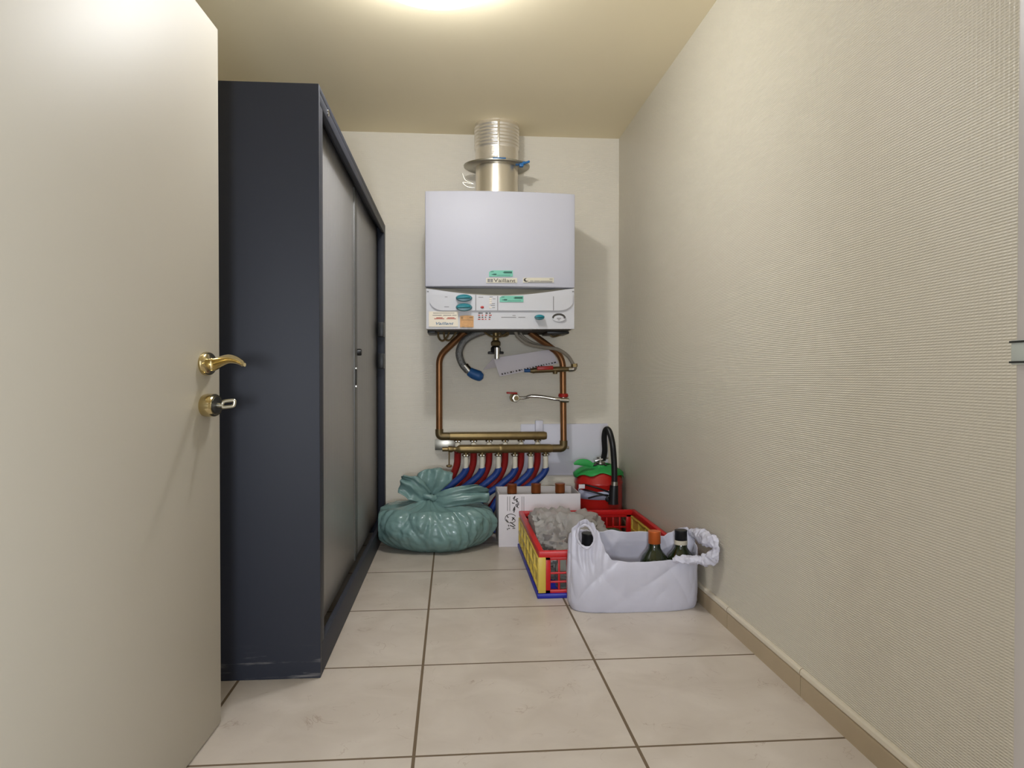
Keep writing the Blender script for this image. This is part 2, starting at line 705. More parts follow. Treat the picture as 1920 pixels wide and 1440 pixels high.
sp_ = obj('strike_plate', box(XJ - .003, XJ + .002, YF - .09, YF + .003, z0, z1, .001), M['strike'], tr)
bm = B()
for zz in (z0 + .003, z1 - .002):
    box(XJ - .0042, XJ + .002, YF - .08, YF + .0045, zz - .0012, zz + .0012, bm=bm)
pieces('strike_edge', bm, M['dark'], sp_)
struct('trim_2', box(XH - .06, XH, YF - .2, YF, 0, 2.12, .004), M['frame'], 'painted doorway jamb on the hinge side of the open door', 'door frame', True)
struct('trim_3', box(XH - .06, XJ + .06, YF - .2, YF, 2.12, 2.18, .004), M['frame'], 'painted doorway head above the camera', 'door frame', True)

# skirting tiles, moulded top edge
SK = 0.0885


def skirt_profile(d, h):
    return [(0, 0), (-d * .82, 0), (-d * .82, h * .70), (-d * .55, h * .735), (-d * .62, h * .77), (-d * .98, h * .80), (-d, h * .86), (-d * .9, h * .94), (-d * .55, h), (0, h)]


bm = B()
jt = at(1499, 1299, X=W - .013).y
j = jt - .61 * 2
while j < D:
    a, b = max(j + .0018, YF), min(j + .61 - .0018, D)
    if b - a > .02:
        t = prism([(W + x, z) for x, z in skirt_profile(.013, SK)], a, b, 'Y')
        for f in t.faces:
            if f.calc_center_median().z > SK * .78:
                f.material_index = 1
        merge(bm, t)
    j += .61
o = obj('baseboard_right', bm, [M['skirt'], M['skirt_top']], smooth=True, ang=.5)
tag(o, 'beige tile skirting with rounded pale top edge along the right wall', 'skirting', kind='structure')
bm = prism([(D + x, z) for x, z in skirt_profile(.013, SK)], -.44, W - .014, 'X')
o = obj('baseboard_back', bm, [M['skirt'], M['skirt_top']], ang=.5)
tag(o, 'beige tile skirting along the foot of the back wall', 'skirting', kind='structure')

# ------------------------------------------------------------------ the open door
pf = at(415, 1353, Z=0.006)
hd = (_F + _R * ((905 - 960) / F_PX) - _U * ((700 - 720) / F_PX))
hd.z = 0
hd.normalize()                                  # along the leaf, away from its hinge
ztop = at(405.5, 55, Y=pf.y).z
nx = Vector((hd.y, -hd.x, 0))                   # out of the visible face
hinge = pf - hd * ((pf.y - YF) / hd.y)
ang = math.atan2(hd.x, hd.y)
dm = Matrix.Translation(Vector((hinge.x, hinge.y, 0))) @ Matrix.Rotation(-ang, 4, 'Z')
DL = (pf - hinge).length                        # leaf: local +Y along it, local +X = visible face at x=0
bm = box(-.075, 0, 0.02, DL, .006, ztop, .003)
bm.transform(dm)
door = obj('door_1', bm, M['door'], ang=.5)
tag(door, 'open cream door with brass handle filling the left side', 'door', kind='structure')


def on_door(px, py):
    """local (y, z) of a pixel on the leaf's visible face"""
    d = _F + _R * ((px - 960) / F_PX) - _U * ((py - 720) / F_PX)
    h = Vector((hinge.x, hinge.y, 0))
    k = (h - CAM).dot(nx) / d.dot(nx)
    p = CAM + d * k
    return (p - h).dot(hd), p.z


y_, z_ = on_door(385, 682)
t = lathe([(0, 0), (.052, 0), (.054, .005), (.050, .013), (.044, .016), (.0, .0175)], (0, y_, z_), 'X', 40, sy=.62)
t.transform(dm)
hr = obj('handle_rose', t, M['brass'], door)
P0 = dm @ Vector((.012, y_, z_ - .002))
tipY = P0.y - .16
path = spline([P0, at(402, 683, Y=P0.y), at(414, 678, Y=P0.y - .015), at(430, 673, Y=P0.y - .05), at(446, 676, Y=P0.y - .1), at(459, 684, Y=tipY)], 8)
t = tube(path, lambda u: .020 - .012 * u - (.003 if u > .96 else 0), 16, flat=.62, up=(0, 0, 1))
obj('door_handle', t, M['brass'], hr)
y2, z2 = on_door(385, 760)
t = lathe([(0, 0), (.050, 0), (.052, .006), (.051, .026), (.046, .031), (.0, .031)], (0, y2, z2), 'X', 40, sy=.62)
t.transform(dm)
lr = obj('lock_rose', t, M['brass'], door)
t = lathe([(0, .030), (.038, .030), (.038, .0325), (0, .0325)], (0, y2, z2), 'X', 28, sy=.62)
t.transform(dm)
obj('lock_cylinder', t, M['dark'], lr)
# key in the lock
K0 = dm @ Vector((.0326, y2, z2))
ky = thing('door_key', 'small nickel key with open square bow standing in the door lock', 'key', K0)
kx = at(418, 757, Y=K0.y)
obj('key_blade', tube([K0 + Vector((-.001, 0, 0)), Vector((kx.x, K0.y, K0.z))], .0065, 10), M['nickel'], ky)
c4 = [at(*p, Y=K0.y) for p in ((417, 753), (441, 750), (438, 762), (416, 764))]
kc = (c4[0] + c4[1] + c4[2] + c4[3]) / 4
ka, kb_ = (c4[1] + c4[2] - c4[0] - c4[3]) / 4, (c4[0] + c4[1] - c4[2] - c4[3]) / 4
rg = []
for k in range(28):
    a = 2 * PI * k / 28
    rg.append(kc + ka * math.copysign(abs(math.cos(a)) ** .45, math.cos(a)) + kb_ * math.copysign(abs(math.sin(a)) ** .45, math.sin(a)))
obj('key_bow', tube(rg, .0052, 10, closed=True, up=(0, 1, 0)), M['nickel'], ky)

# ------------------------------------------------------------------ tambour cabinet
CX, CY0, CY1, CT = -.4426, 2.46, 4.742, 1.995
cab = thing('tambour_cabinet', 'tall dark slate cabinet with grey roller shutters standing along the left', 'cabinet', (CX - .43, CY0, 0))
cab_rot = Matrix.Translation((CX, CY0, 0)) @ Matrix.Rotation(math.atan2(-.0105, CY1 - CY0), 4, 'Z') @ Matrix.Translation((-CX, -CY0, 0))
CB = CX - .86


def cpart(name, bm, m, parent=None, **k):
    bm.transform(cab_rot)
    return obj(name, bm, m, parent or cab, **k)


bm = box(CB, CX, CY0, CY0 + .022, 0, CT, .0025)
o = cpart('end_panel', bm, M['scuffed'])
cpart('end_panel', box(CB, CX, CY1 - .022, CY1, 0, CT, .0025), M['slate'])
cpart('back_panel', box(CB, CB + .012, CY0 + .022, CY1 - .022, 0, CT - .02), M['slate'])
cpart('top_panel', box(CB, CX, CY0 + .022, CY1 - .022, CT - .022, CT, .002), M['slate'])
cpart('bottom_panel', box(CB, CX - .06, CY0 + .022, CY1 - .022, .085, .1, .001), M['slate'])
RB = .108
cpart('plinth', box(CX - .022, CX, CY0 + .022, CY1 - .022, 0, RB, .003), M['slate'])
bm = box(CX - .02, CX, CY0 + .022, CY1 - .022, CT - .062, CT - .0222, .003)
tr_ = cpart('top_rail', bm, M['slate'])
ps = at(614, 202, X=CX)
cpart('rail_stud', lathe([(0, -.003), (.012, -.003), (.012, .004), (.0, .006)], (CX, ps.y, CT - .038), 'X', 14), M['chrome'], tr_)
cpart('stile', box(CX - .04, CX, CY0 + .022, CY0 + .07, RB, CT - .062, .003), M['slate'])
cpart('stile', box(CX - .04, CX, CY1 - .07, CY1 - .022, RB, CT - .062, .003), M['slate'])
SX = CX - .045
ymid = at(664, 700, X=SX).y
s1 = cpart('shutter', box(SX - .014, SX, CY0 + .05, ymid, RB - .01, CT - .03, .002), M['shutter'])
cpart('shutter_edge', box(SX - .016, SX + .006, ymid - .05, ymid, RB - .005, CT - .05, .004), M['shedge'], s1)
yfar = at(709, 700, X=SX).y
s2 = cpart('shutter', box(SX - .014, SX - .003, ymid + .004, yfar, RB - .01, CT - .03, .002), M['shutter'])
cpart('shutter_edge', box(SX - .016, SX + .004, ymid + .004, ymid + .05, RB - .005, CT - .05, .004), M['shedge'], s2)
za, zb = at(668, 690, Y=ymid).z, at(668, 725, Y=ymid).z
bm = box(SX - .004, SX + .010, ymid - .04, ymid - .008, zb, za, .004)
h_ = cpart('shutter_handle', bm, M['black'], s1)
bm = box(SX, SX + .0125, ymid - .042, ymid - .006, za - .006, za + .003, .001)
box(SX, SX + .0125, ymid - .042, ymid - .006, zb - .003, zb + .008, .001, bm=bm)
bm.transform(cab_rot)
pieces('handle_cap', bm, M['chrome'], h_)
pk = at(674, 662, X=SX)
cpart('lock', lathe([(0, -.002), (.022, -.002), (.022, .016), (.018, .022), (0, .022)], (SX + .002, ymid + .06, pk.z), 'X', 20, sy=.8), M['black'], s2)
for ya_, yb_ in ((598, 627), (660, 690)):
    a, b = at(708, ya_, X=CX).z, at(708, yb_, X=CX).z
    cpart('lock_catch', box(CX - .035, CX + .002, CY1 - .14, CY1 - .075, b, a, .003), M['black'])

# ------------------------------------------------------------------ boiler
BY = 4.15          # front of the casing
BB = D - .004


def fy(px):
    u = (px - 937) / 141
    return BY - .035 * (1 - u * u)


boiler = thing('gas_boiler', 'white wall-hung gas boiler with teal knobs on the back wall', 'boiler', at(937, 617, Y=4.5))


def plate(pxs, yt, yb, f0, f1, bm=None):
    """solid plate following the bowed front; yt/yb numbers or functions of px (photo rows); f0/f1 depth offsets"""
    bm = bm if bm is not None else B()
    g = lambda f, p: f(p) if callable(f) else f
    cols = []
    for p in pxs:
        y0 = fy(p)
        a = at(p, g(yt, p), Y=y0)
        b = at(p, g(yb, p), Y=y0)
        cols.append([bm.verts.new((a.x, y0 + f0, a.z)), bm.verts.new((b.x, y0 + f0, b.z)), bm.verts.new((b.x, y0 + f1, b.z)), bm.verts.new((a.x, y0 + f1, a.z))])
    for A, Bq in zip(cols, cols[1:]):
        for k in range(4):
            bm.faces.new((A[k], A[(k + 1) % 4], Bq[(k + 1) % 4], Bq[k]))
    bm.faces.new(cols[0])
    bm.faces.new(list(reversed(cols[-1])))
    return bm


def lsp(a, b, n):
    return [a + (b - a) * i / (n - 1) for i in range(n)]


arc = [at(p, 450, Y=fy(p)) for p in lsp(797, 1078, 25)]
xL, xR = arc[0].x, arc[-1].x
zt, zm, zbm = at(800, 358, Y=BY).z, at(800, 537, Y=BY).z, at(800, 616.5, Y=BY).z
pts = [(p.x, p.y) for p in arc] + [(xR, BB), (xL, BB)]
obj('front_cover', prism(pts, zm, zt, 'Z', bev=.006), M['white'], boiler, ang=.5)
ub = lambda p: (p - 937) / 141
pts2 = [(p.x, p.y + .10) for p in arc] + [(xR, BB), (xL, BB)]
pts2 = [(max(xL + .004, min(xR - .004, x)), y) for x, y in pts2]
ch = obj('chassis', prism(pts2, zbm + .006, zm - .001, 'Z'), M['recess'], boiler, ang=.5)
ytop = lambda p: 540.5 + 13.5 * max(0, 1 - ub(p) ** 2) ** 1.3
ymidc = lambda p: 538.0 + 12.5 * max(0, 1 - (ub(p) / .92) ** 2) ** 1.8 if abs(ub(p)) < .92 else 538.0
cols = lsp(799, 1077, 60)
obj('grip_panel', plate(cols, ymidc, 590, .055, .085), M['recess'], boiler, ang=.6)
pan = obj('control_panel', plate(cols, ytop, 616.5, .006, .11), M['panel'], boiler, ang=.6)


def pill_bot(p):
    d = max(0, (abs(p - 940) - 108) / 27)
    return 582.5 - 20 * (1 - math.sqrt(max(0, 1 - min(1, d) ** 2)))


fas = obj('fascia', plate(lsp(806, 1074, 60), lambda p: max(ytop(p) + 1.5, 551), pill_bot, -.006, .007), M['panel'], pan, ang=.6)
bm = B()
for p, a, b in ((892, 553, 582), (933, 555, 582), (1037.5, 556, 582)):
    plate([p - .7, p + .7], a, b, -.0072, -.004, bm)
pieces('fascia_seam', bm, M['inkgrey'], fas)


def knob(px, py, rx, rz):
    y = fy(px) - .006
    c = at(px, py, Y=y)
    s = (BY - .01) / F_PX
    bm = lathe([(0, 0), (1.0, 0), (1.0, -.010), (.86, -.022), (0, -.024)], c, 'Y', 32, sx=rx * s, sy=rz * s)
    o = obj('knob', bm, M['teal'], pan, ang=.5)
    g = box(c.x - rx * s * .86, c.x + rx * s * .8, y - .046, y - .02, c.z - rz * s * .26, c.z + rz * s * .26, .006, 3, rot=Matrix.Rotation(-.06, 4, 'Y'))
    obj('grip_bar', g, M['teal'], o, ang=.5)
    return o


knob(870, 559, 15.2, 6.8)
knob(870, 576.3, 15.2, 7.4)
knob(1011.5, 595, 9.6, 5.0)
# gauge
gy = fy(1047) + .005
gc = at(1047.5, 596, Y=gy)
s = (BY - .01) / F_PX
ga = obj('pressure_gauge', lathe([(0, 0), (13.5 * s, 0), (13.5 * s, -.006), (12.6 * s, -.008), (0, -.008)], gc, 'Y', 32, sy=.56), M['panel'], pan)
path = [gc + Vector((math.cos(a) * 11 * s, -.009, math.sin(a) * 6.6 * s)) for a in lsp(-.15, PI + .15, 22)]
obj('gauge_scale', tube(path, .0055, 8, flat=.4, up=(0, 0, 1)), M['ink'], ga)
bm = box(gc.x - .012, gc.x + .012, gc.y - .0095, gc.y - .007, gc.z - .006, gc.z - .001)
box(gc.x - .006, gc.x + .006, gc.y - .0095, gc.y - .007, gc.z - .014, gc.z - .010, bm=bm)
pieces('gauge_print', bm, M['inkgrey'], ga)
rb = at(904, 576, Y=fy(904) - .006)
obj('red_button', lathe([(0, .002), (.010, .002), (.010, -.006), (0, -.009)], rb, 'Y', 16, sy=.65), M['redled'], pan)
bm = B()
for py in (560.5, 564.5, 568.5, 576.5):
    plate([917.5, 922], py - 1.2, py + 1.2, -.0085, -.004, bm)
pieces('indicator_light', bm, M['card'], pan)
bm = B()
for p0_, p1_, py in ((834, 839, 557), (833, 842, 575.5), (897, 906, 557.5), (918, 924, 557), (924, 929, 560.7), (919, 928, 569.5), (920, 928, 573), (923, 928, 577),
                     (940, 968, 594.8), (972, 985, 594.8), (961, 967, 591.5)):
    plate([p0_, p1_], py - .55, py + .55, -.0068 if py < 583 else .0045, -.003 if py < 583 else .0075, bm)
pieces('panel_print', bm, M['inkgrey'], pan)
bm = B()
bm2 = B()
random.seed(2)
for r in range(4):
    for cc in range(4):
        p0_ = 895.5 + cc * 6.8 + random.random() * 1.5
        plate([p0_, p0_ + 2.5 + random.random() * 2.6], 586.2 + r * 3.8, 588 + r * 3.8, .0045, .0075, bm2 if r % 2 else bm)
pieces('panel_print', bm, M['ink'], pan)
pieces('panel_print', bm2, M['inkred'], pan)


def put_text(s_, px, py, f, hpx, wpx, m, parent, shear=0.0, name='lettering'):
    """lettering of a given pixel height and width on the bowed front"""
    bm = text_bm(s_, .05, shear=shear)
    xs = [v.co.x for v in bm.verts]
    zs = [v.co.z for v in bm.verts]
    k = (BY - .01) / F_PX
    kx, kz = wpx * k / (max(xs) - min(xs)), hpx * k / (max(zs) - min(zs))
    c = at(px, py, Y=fy(px))
    bm.transform(Matrix.Translation((c.x, c.y + f, c.z)) @ Matrix.Diagonal((kx, 1, kz, 1)) @ Matrix.Translation((-(max(xs) + min(xs)) / 2, 0, -(max(zs) + min(zs)) / 2)))
    for v in bm.verts:          # follow the bow
        u = ((v.co.x - c.x) / k)
        v.co.y += fy(px + u) - fy(px)
    return obj(name, bm, m, parent, smooth=False)


# badges and stickers on the cover
bd = obj('name_badge', plate(lsp(911.5, 969.5, 8), 521.5, 530.5, -.005, .002), M['badge'], boiler, smooth=False)
bd['label'] = 'cream name badge with dark lettering'
put_text('Vaillant', 946, 526, -.006, 6.6, 41, M['ink'], bd)
bm = B()
for q in (914, 919.5):
    plate([q, q + 4.6], 523, 529.2, -.0062, -.003, bm)
pieces('emblem', bm, M['inkgrey'], bd)
bd2 = obj('name_badge', plate(lsp(980.5, 1038, 8), 521, 530, -.005, .002), M['badge'], boiler, smooth=False)
bd2['label'] = 'cream badge with dark crescent emblem'
cc = at(986.5, 525, Y=fy(986) - .0055)
bm = prism([(cc.x + math.cos(a) * 4.6 * s, cc.z + math.sin(a) * 3.4 * s) for a in lsp(PI * .45, PI * 1.75, 14)] +
           [(cc.x + .006 + math.cos(a) * 3.4 * s, cc.z + .002 + math.sin(a) * 2.4 * s) for a in lsp(PI * 1.7, PI * .5, 14)], cc.y - .0006, cc.y + .0006, 'Y')
obj('emblem', bm, M['ink'], bd2)
bm = B()
for a, b, r in ((994, 1000, 527.2), (1001.5, 1012, 527.2), (1013, 1036, 527.4), (1030, 1036, 523.6), (990, 1035, 529.2)):
    plate([a, b], r - .6, r + .5, -.0062, -.003, bm)
pieces('badge_print', bm, M['inkgrey'], bd2)


def mint(px0, py0, f, lab):
    g = f
    ytopf = lambda p: py0 + (3.2 * max(0, 1 - (p - px0) / 8.0) ** 2)
    o = obj('mint_sticker', plate(lsp(px0, px0 + 44.5, 16), ytopf, py0 + 11.6, g, g + .004), M['mint'], boiler if f > -.0055 else pan, smooth=False)
    o['label'] = lab
    bm = B()
    for a, b, r0, r1 in ((28, 43, 2.0, 5.6), (3, 9, 1.8, 2.8), (8, 14, 6.2, 8.8), (5, 9, 7.0, 8.2), (26, 32, 3.4, 4.6), (15, 40, 8.9, 9.5)):
        plate([px0 + a, px0 + b], py0 + r0, py0 + r1, g - .0012, g + .002, bm)
    pieces('sticker_print', bm, M['mintdark'], o)


mint(916.8, 507.2, -.005, 'mint green sticker above the name badge')
mint(936.6, 555, -.0105, 'mint green sticker on the control panel')
cd = obj('advice_card', plate(lsp(804, 859, 8), 584, 612.5, .001, .008), M['card'], boiler, smooth=False)
cd['label'] = 'cream service card with red and blue print'
bm = B()
for a, b, r in ((812, 852, 587), (811, 828, 591), (831, 846, 591), (848, 856, 591)):
    plate([a, b], r - .5, r + .5, -.0002, .003, bm)
pieces('card_print', bm, M['inkgrey'], cd)
bm = B()
for a, b, r in ((814, 833, 597.6), (837, 855, 597.6), (818, 830, 595.8), (839, 852, 595.8)):
    plate([a, b], r - .6, r + .6, -.0002, .003, bm)
pieces('card_print', bm, M['inkred'], cd)
put_text('Vaillant', 834, 606.3, -.0004, 5.0, 33, M['inkblue'], cd, .3)
ph = obj('picture_sticker', plate(lsp(862.5, 888, 8), lambda p: 592.5 - 1.2 * math.sin((p - 862) / 26 * PI), 613.5, 0, .008), M['tan'], boiler, smooth=False)
ph['label'] = 'small tan picture sticker'
bm = B()
for a, b, r0, r1 in ((864, 887, 599.4, 600.4), (880, 886, 594, 596.5), (864, 868, 594, 598), (866, 871, 612.4, 613.6), (876, 886, 612.6, 614)):
    plate([a, b], r0, r1, -.0012, .003, bm)
pieces('sticker_print', bm, M['wood'], ph)
bm = B()
for sgn, p in ((-1, 800.5), (1, 1073)):
    plate([p, p + 3.5], 545.5, 547.2, .003, .01, bm)
pieces('panel_clip', bm, M['inkgrey'], pan)
# underside with its wiring
obj('base_plate', box(xL + .012, xR - .012, BY + .05, BB - .01, zbm + .0015, zbm + .012, .002), M['under'], boiler)
bm = B()
box(at(1020, 620, Y=4.5).x, at(1060, 620, Y=4.5).x, 4.35, 4.6, zbm - .013, zbm + .003, .003, bm=bm)
box(at(803, 620, Y=4.5).x, at(818, 620, Y=4.5).x, 4.35, 4.6, zbm - .013, zbm + .003, .003, bm=bm)
pieces('terminal_box', bm, M['black'], boiler)


def run(pxy, Y, n=6):
    """spline through photo points at given depths; entries (px,py) or (px,py,Y)"""
    return spline([at(p[0], p[1], Y=(p[2] if len(p) > 2 else Y)) for p in pxy], n)


for pp in ([(822, 620), (822, 632), (829, 639), (838, 632), (843, 620)], [(832, 620), (834, 635), (843, 638), (852, 628), (856, 620)],
           [(905, 620), (920, 630), (938, 631), (949, 625), (952, 620)], [(935, 620), (942, 630), (953, 627), (950, 621)], [(1030, 622), (1036, 631), (1052, 627), (1062, 620)]):
    obj('cable', tube(run(pp, 4.48), .0062, 8), M['solder'], boiler)

# ------------------------------------------------------------------ flue
fc = at(931.5, 330, Y=4.565)
FX, FYc = fc.x, 4.565
zb0 = zt
zfl = at(931, 313, Y=FYc).z
ztopf = CEIL - .0005
flue = thing('flue_pipe', 'shiny aluminium flue rising from the boiler top through a flange', 'flue', (FX, FYc, zb0))
obj('lower_pipe', lathe([(.134, zb0 - .001), (.134, zfl + .01), (.12, zfl + .01), (.12, zb0 - .001)], (FX, FYc, 0), 'Z', 48), M['steel'], flue)
obj('flange', lathe([(.13, zfl - .008), (.195, zfl - .012), (.208, zfl - .004), (.21, zfl + .004), (.2, zfl + .008), (.13, zfl + .012)], (FX, FYc, 0), 'Z', 56, sy=.84), M['zinc'], flue)
prof = [(.12, zfl + .011), (.139, zfl + .011)]
z = zfl + .02
i = 0
zr0 = zfl + (ztopf - zfl) * .38
while z < ztopf - .012:
    if z < zr0:
        prof.append((.136, z))
        z += .012
    else:
        prof += [(.1365, z), (.1425, z + .005), (.1425, z + .010), (.1365, z + .015)]
        z += .021
prof += [(.137, ztopf), (.12, ztopf)]
obj('ribbed_sleeve', lathe(prof, (FX, FYc, 0), 'Z', 48), M['foil'], flue, ang=1.2)
obj('seam_strip', box(FX - .004, FX + .010, FYc - .1455, FYc - .13, zfl + .012, ztopf - .01, .002), M['steel'], flue)
pb = at(977, 307, Y=FYc - .10)
bm = box(pb.x - .035, pb.x + .028, pb.y - .02, pb.y + .02, pb.z - .008, pb.z + .008, .004, rot=Matrix.Rotation(-.12, 4, 'Y'))
box(pb.x + .01, pb.x + .055, pb.y - .008, pb.y + .012, pb.z + .002, pb.z + .014, .003, bm=bm, rot=Matrix.Rotation(-.35, 4, 'Y'))
box(pb.x - .012, pb.x + .014, pb.y - .022, pb.y + .012, pb.z - .022, pb.z - .004, .004, bm=bm)
obj('blue_clip', bm, M['blueclip'], flue)
obj('blue_tab', box(FX - .035, FX + .045, FYc - .1785, FYc - .16, zfl + .0, zfl + .0075, .002), M['blueclip'], flue)
obj('wire', tube(run([(867, 325), (873, 338), (888, 345), (868, 342), (876, 350), (890, 352)], 4.5), .0022, 6), M['zinc'], flue)

# ------------------------------------------------------------------ pipes under the boiler
PY = 4.63
zu = zbm + .002
CR = .0205


def fit(path_pts, r, l, bm=None):
    a, b = Vector(path_pts[0]), Vector(path_pts[1])
    return tube([a, b], r, 16, bm)


lp = thing('copper_pipe', 'copper pipe running down the left from boiler to upper manifold bar', 'pipe', at(824, 815, Y=PY))
xl = at(823.5, 740, Y=PY).x
zl = at(823.5, 818, Y=PY).z
path = fillet([Vector((at(872, 624, Y=4.55).x, 4.55, zu + .006)), Vector((xl, PY - .01, at(822, 668, Y=PY).z)), Vector((xl, PY, zl + .03))], .055, 10)
obj('pipe', tube(path, CR, 16), M['copper'], lp)
xm0, xm1 = at(840, 817, Y=PY).x, at(1026, 817, Y=PY).x
zup = at(930, 817.5, Y=PY).z
bm = tube(fillet([(xl, PY, zl + .045), (xl, PY, zup), (xm0 + .01, PY, zup)], .03, 6), CR + .005, 16)
obj('elbow', bm, M['solder'], lp)

rp = thing('copper_pipe', 'copper pipe running down the right from boiler to lower manifold bar', 'pipe', at(1057, 835, Y=PY))
xr = at(1055.5, 740, Y=PY).x
LY = PY - .03
zlo = at(940, 841.5, Y=LY).z
path = fillet([Vector((at(993, 624, Y=4.55).x, 4.55, zu + .006)), Vector((xr - .003, PY - .01, at(1053, 668, Y=PY).z)), Vector((xr, LY, zlo + .04))], .075, 10)
obj('pipe', tube(path, CR, 16), M['copper'], rp)
xe = at(1036, 841, Y=LY).x
bm = tube(fillet([(xr, LY, zlo + .05), (xr, LY, zlo), (xe, LY, zlo)], .03, 6), CR + .005, 16)
obj('elbow', bm, M['solder'], rp)

HB, HR_ = [873.5, 904, 934.5, 965.5, 995, 1023], [858, 888, 917, 947, 977, 1008]
# upper bar
up = thing('heating_manifold', 'upper brass manifold bar on the back wall with six small valves', 'manifold', ((xm0 + xm1) / 2, PY, zup))
bm = lathe([(.014, 0), (.026, .012), (.027, .03), (.027, xm1 - xm0 - .02), (.022, xm1 - xm0 - .004), (0, xm1 - xm0)], (xm0, PY, zup), 'X', 20)
obj('header_bar', bm, M['bronze'], up)
for px in HR_:
    x = at(px, 830, Y=PY).x
    v = obj('valve', lathe([(.010, -.04), (.015, -.039), (.015, -.036), (.023, -.035), (.023, -.028), (.014, -.026), (.012, -.02)], (x, PY, zup), 'Z', 14), M['solder'], up, ang=.5)
    obj('union', lathe([(.0165, -.036), (.0245, -.034), (.0245, -.029), (.0165, -.027)], (x, PY - .001, zup), 'Z', 6), M['chrome'], v, ang=.4)
    obj('valve_sleeve', lathe([(.012, -.098), (.0165, -.098), (.0185, -.06), (.0185, -.05), (.0145, -.038), (.012, -.038)], (x, PY, zup), 'Z', 14), M['sleeve'], v)
bk = box(xl - .03, xl + .11, D - .006, D - .002, zlo - .02, zup - .03, .001)
box(xl + .02, xl + .045, PY + .02, D - .003, zup - .012, zup + .012, .001, bm=bk)
pieces('wall_bracket', bk, M['zinc'], up)
# lower bar
xb0, xb1 = at(856, 841, Y=LY).x, at(1040, 841, Y=LY).x
lo = thing('heating_manifold', 'lower brass manifold bar on the back wall feeding the blue hoses', 'manifold', ((xb0 + xb1) / 2, LY, zlo))
bm = lathe([(0, -.09), (.014, -.09), (.014, -.055), (.02, -.05), (.02, -.03), (.015, -.02), (.015, 0), (.026, .014), (.0275, .03), (.0275, .27), (.029, .272), (.029, .295), (.0275, .297), (.0275, xb1 - xb0 - .03), (.02, xb1 - xb0)], (xb0, LY, zlo), 'X', 20)
obj('header_bar', bm, M['bronze'], lo)
for px in HB:
    x = at(px, 852, Y=LY).x
    v = obj('valve', lathe([(.012, -.05), (.016, -.05), (.02, -.045), (.024, -.043), (.024, -.034), (.015, -.032), (.014, -.02)], (x, LY, zlo), 'Z', 14), M['solder'], lo, ang=.5)
    obj('union', lathe([(.016, -.046), (.0255, -.043), (.0255, -.035), (.016, -.032)], (x, LY - .001, zlo), 'Z', 6), M['zinc'], v, ang=.4)
xd = at(842, 850, Y=LY).x
dz = at(842, 873, Y=LY).z
bm = tube([(xd, LY, zlo - .01), (xd, LY, dz)], .004, 8)
lathe([(0, dz - .012), (.012, dz - .011), (.02, dz - .004), (.018, dz + .003), (0, dz + .005)], (xd, LY, 0), 'Z', 14, bm)
obj('drain_cock', bm, M['bronze'], lo)
bk = box(xr - .04, xr + .04, LY + .028, D - .003, zlo - .008, zlo + .008, .001)
box(xb0 + .2, xb0 + .225, LY + .02, D - .003, zlo - .01, zlo + .01, .001, bm=bk)
pieces('wall_bracket', bk, M['zinc'], lo)

# hoses to the floor
ORD = ['first', 'second', 'third', 'fourth', 'fifth', 'sixth']
for i, px in enumerate(HB):
    a = at(px, 851, Y=LY)
    b = at(px, 881, Y=LY - .004)
    e = Vector((a.x - .34, LY + .022, .022))
    hz = thing('heating_hose', f'blue heating hose with white neck, {ORD[i]} from the left under the lower bar', 'hose', (e.x, e.y, 0), 'blue hoses under the manifold')
    pth = spline([b + Vector((0, 0, .012)), b, at(px - 8, 893, Y=LY), at(px - 31, 912, Y=LY + .005), at(px - 60, 934, Y=LY + .015), Vector((a.x - .30, LY + .02, .06)), e], 6)
    obj('conduit', tube(pth, .0215, 14), M['blue'], hz)
    obj('neck', lathe([(.012, b.z - .004), (.017, b.z - .004), (.0165, a.z - .002), (.012, a.z - .002)], (a.x, LY - .001, 0), 'Z', 14), M['sleeve'], hz)
for i, px in enumerate(HR_):
    Yr = PY + .005
    a = at(px + 1, 838, Y=Yr)
    e = Vector((a.x - .33, Yr + .05, .023))
    hz = thing('heating_hose', f'red heating hose, {ORD[i]} from the left behind the blue hoses', 'hose', (e.x, e.y, 0), 'red hoses behind the blue ones')
    pth = spline([Vector((at(px, 838, Y=PY).x, PY, zup - .098)), at(px, 850, Y=Yr), at(px - 2, 874, Y=Yr + .03), at(px - 14, 899, Y=Yr + .05), at(px - 38, 926, Y=Yr + .055), Vector((a.x - .25, Yr + .055, .09)), e], 6)
    obj('conduit', tube(pth, .0225, 14), M['red'], hz)

# braided hose with blue plug
pth = run([(908, 621, 4.5), (888, 628, 4.5), (870, 640, 4.5), (861, 660, 4.5), (866, 681, 4.5), (878, 696, 4.49)], 4.5, 10)
bh = thing('braided_hose', 'short braided steel hose hanging under the boiler with a blue plug', 'hose', at(866, 660, Y=4.5))
n = len(pth)
obj('braid', tube(pth, lambda u: .0225 + .0006 * (int(u * 60) % 2), 16), M['braid'], bh)
obj('ferrule', tube([at(871.5, 686, Y=4.497), at(881, 697.5, Y=4.49)], .0245, 16), M['chrome'], bh)
pl = spline([at(879.5, 696, Y=4.49), at(888, 701, Y=4.49), at(899, 705, Y=4.485), at(906, 706, Y=4.48)], 6)
obj('blue_plug', tube(pl, lambda u: .027 + .006 * math.sin(u * PI) - .012 * max(0, u - .75) * 4, 16), M['blueplug'], bh)

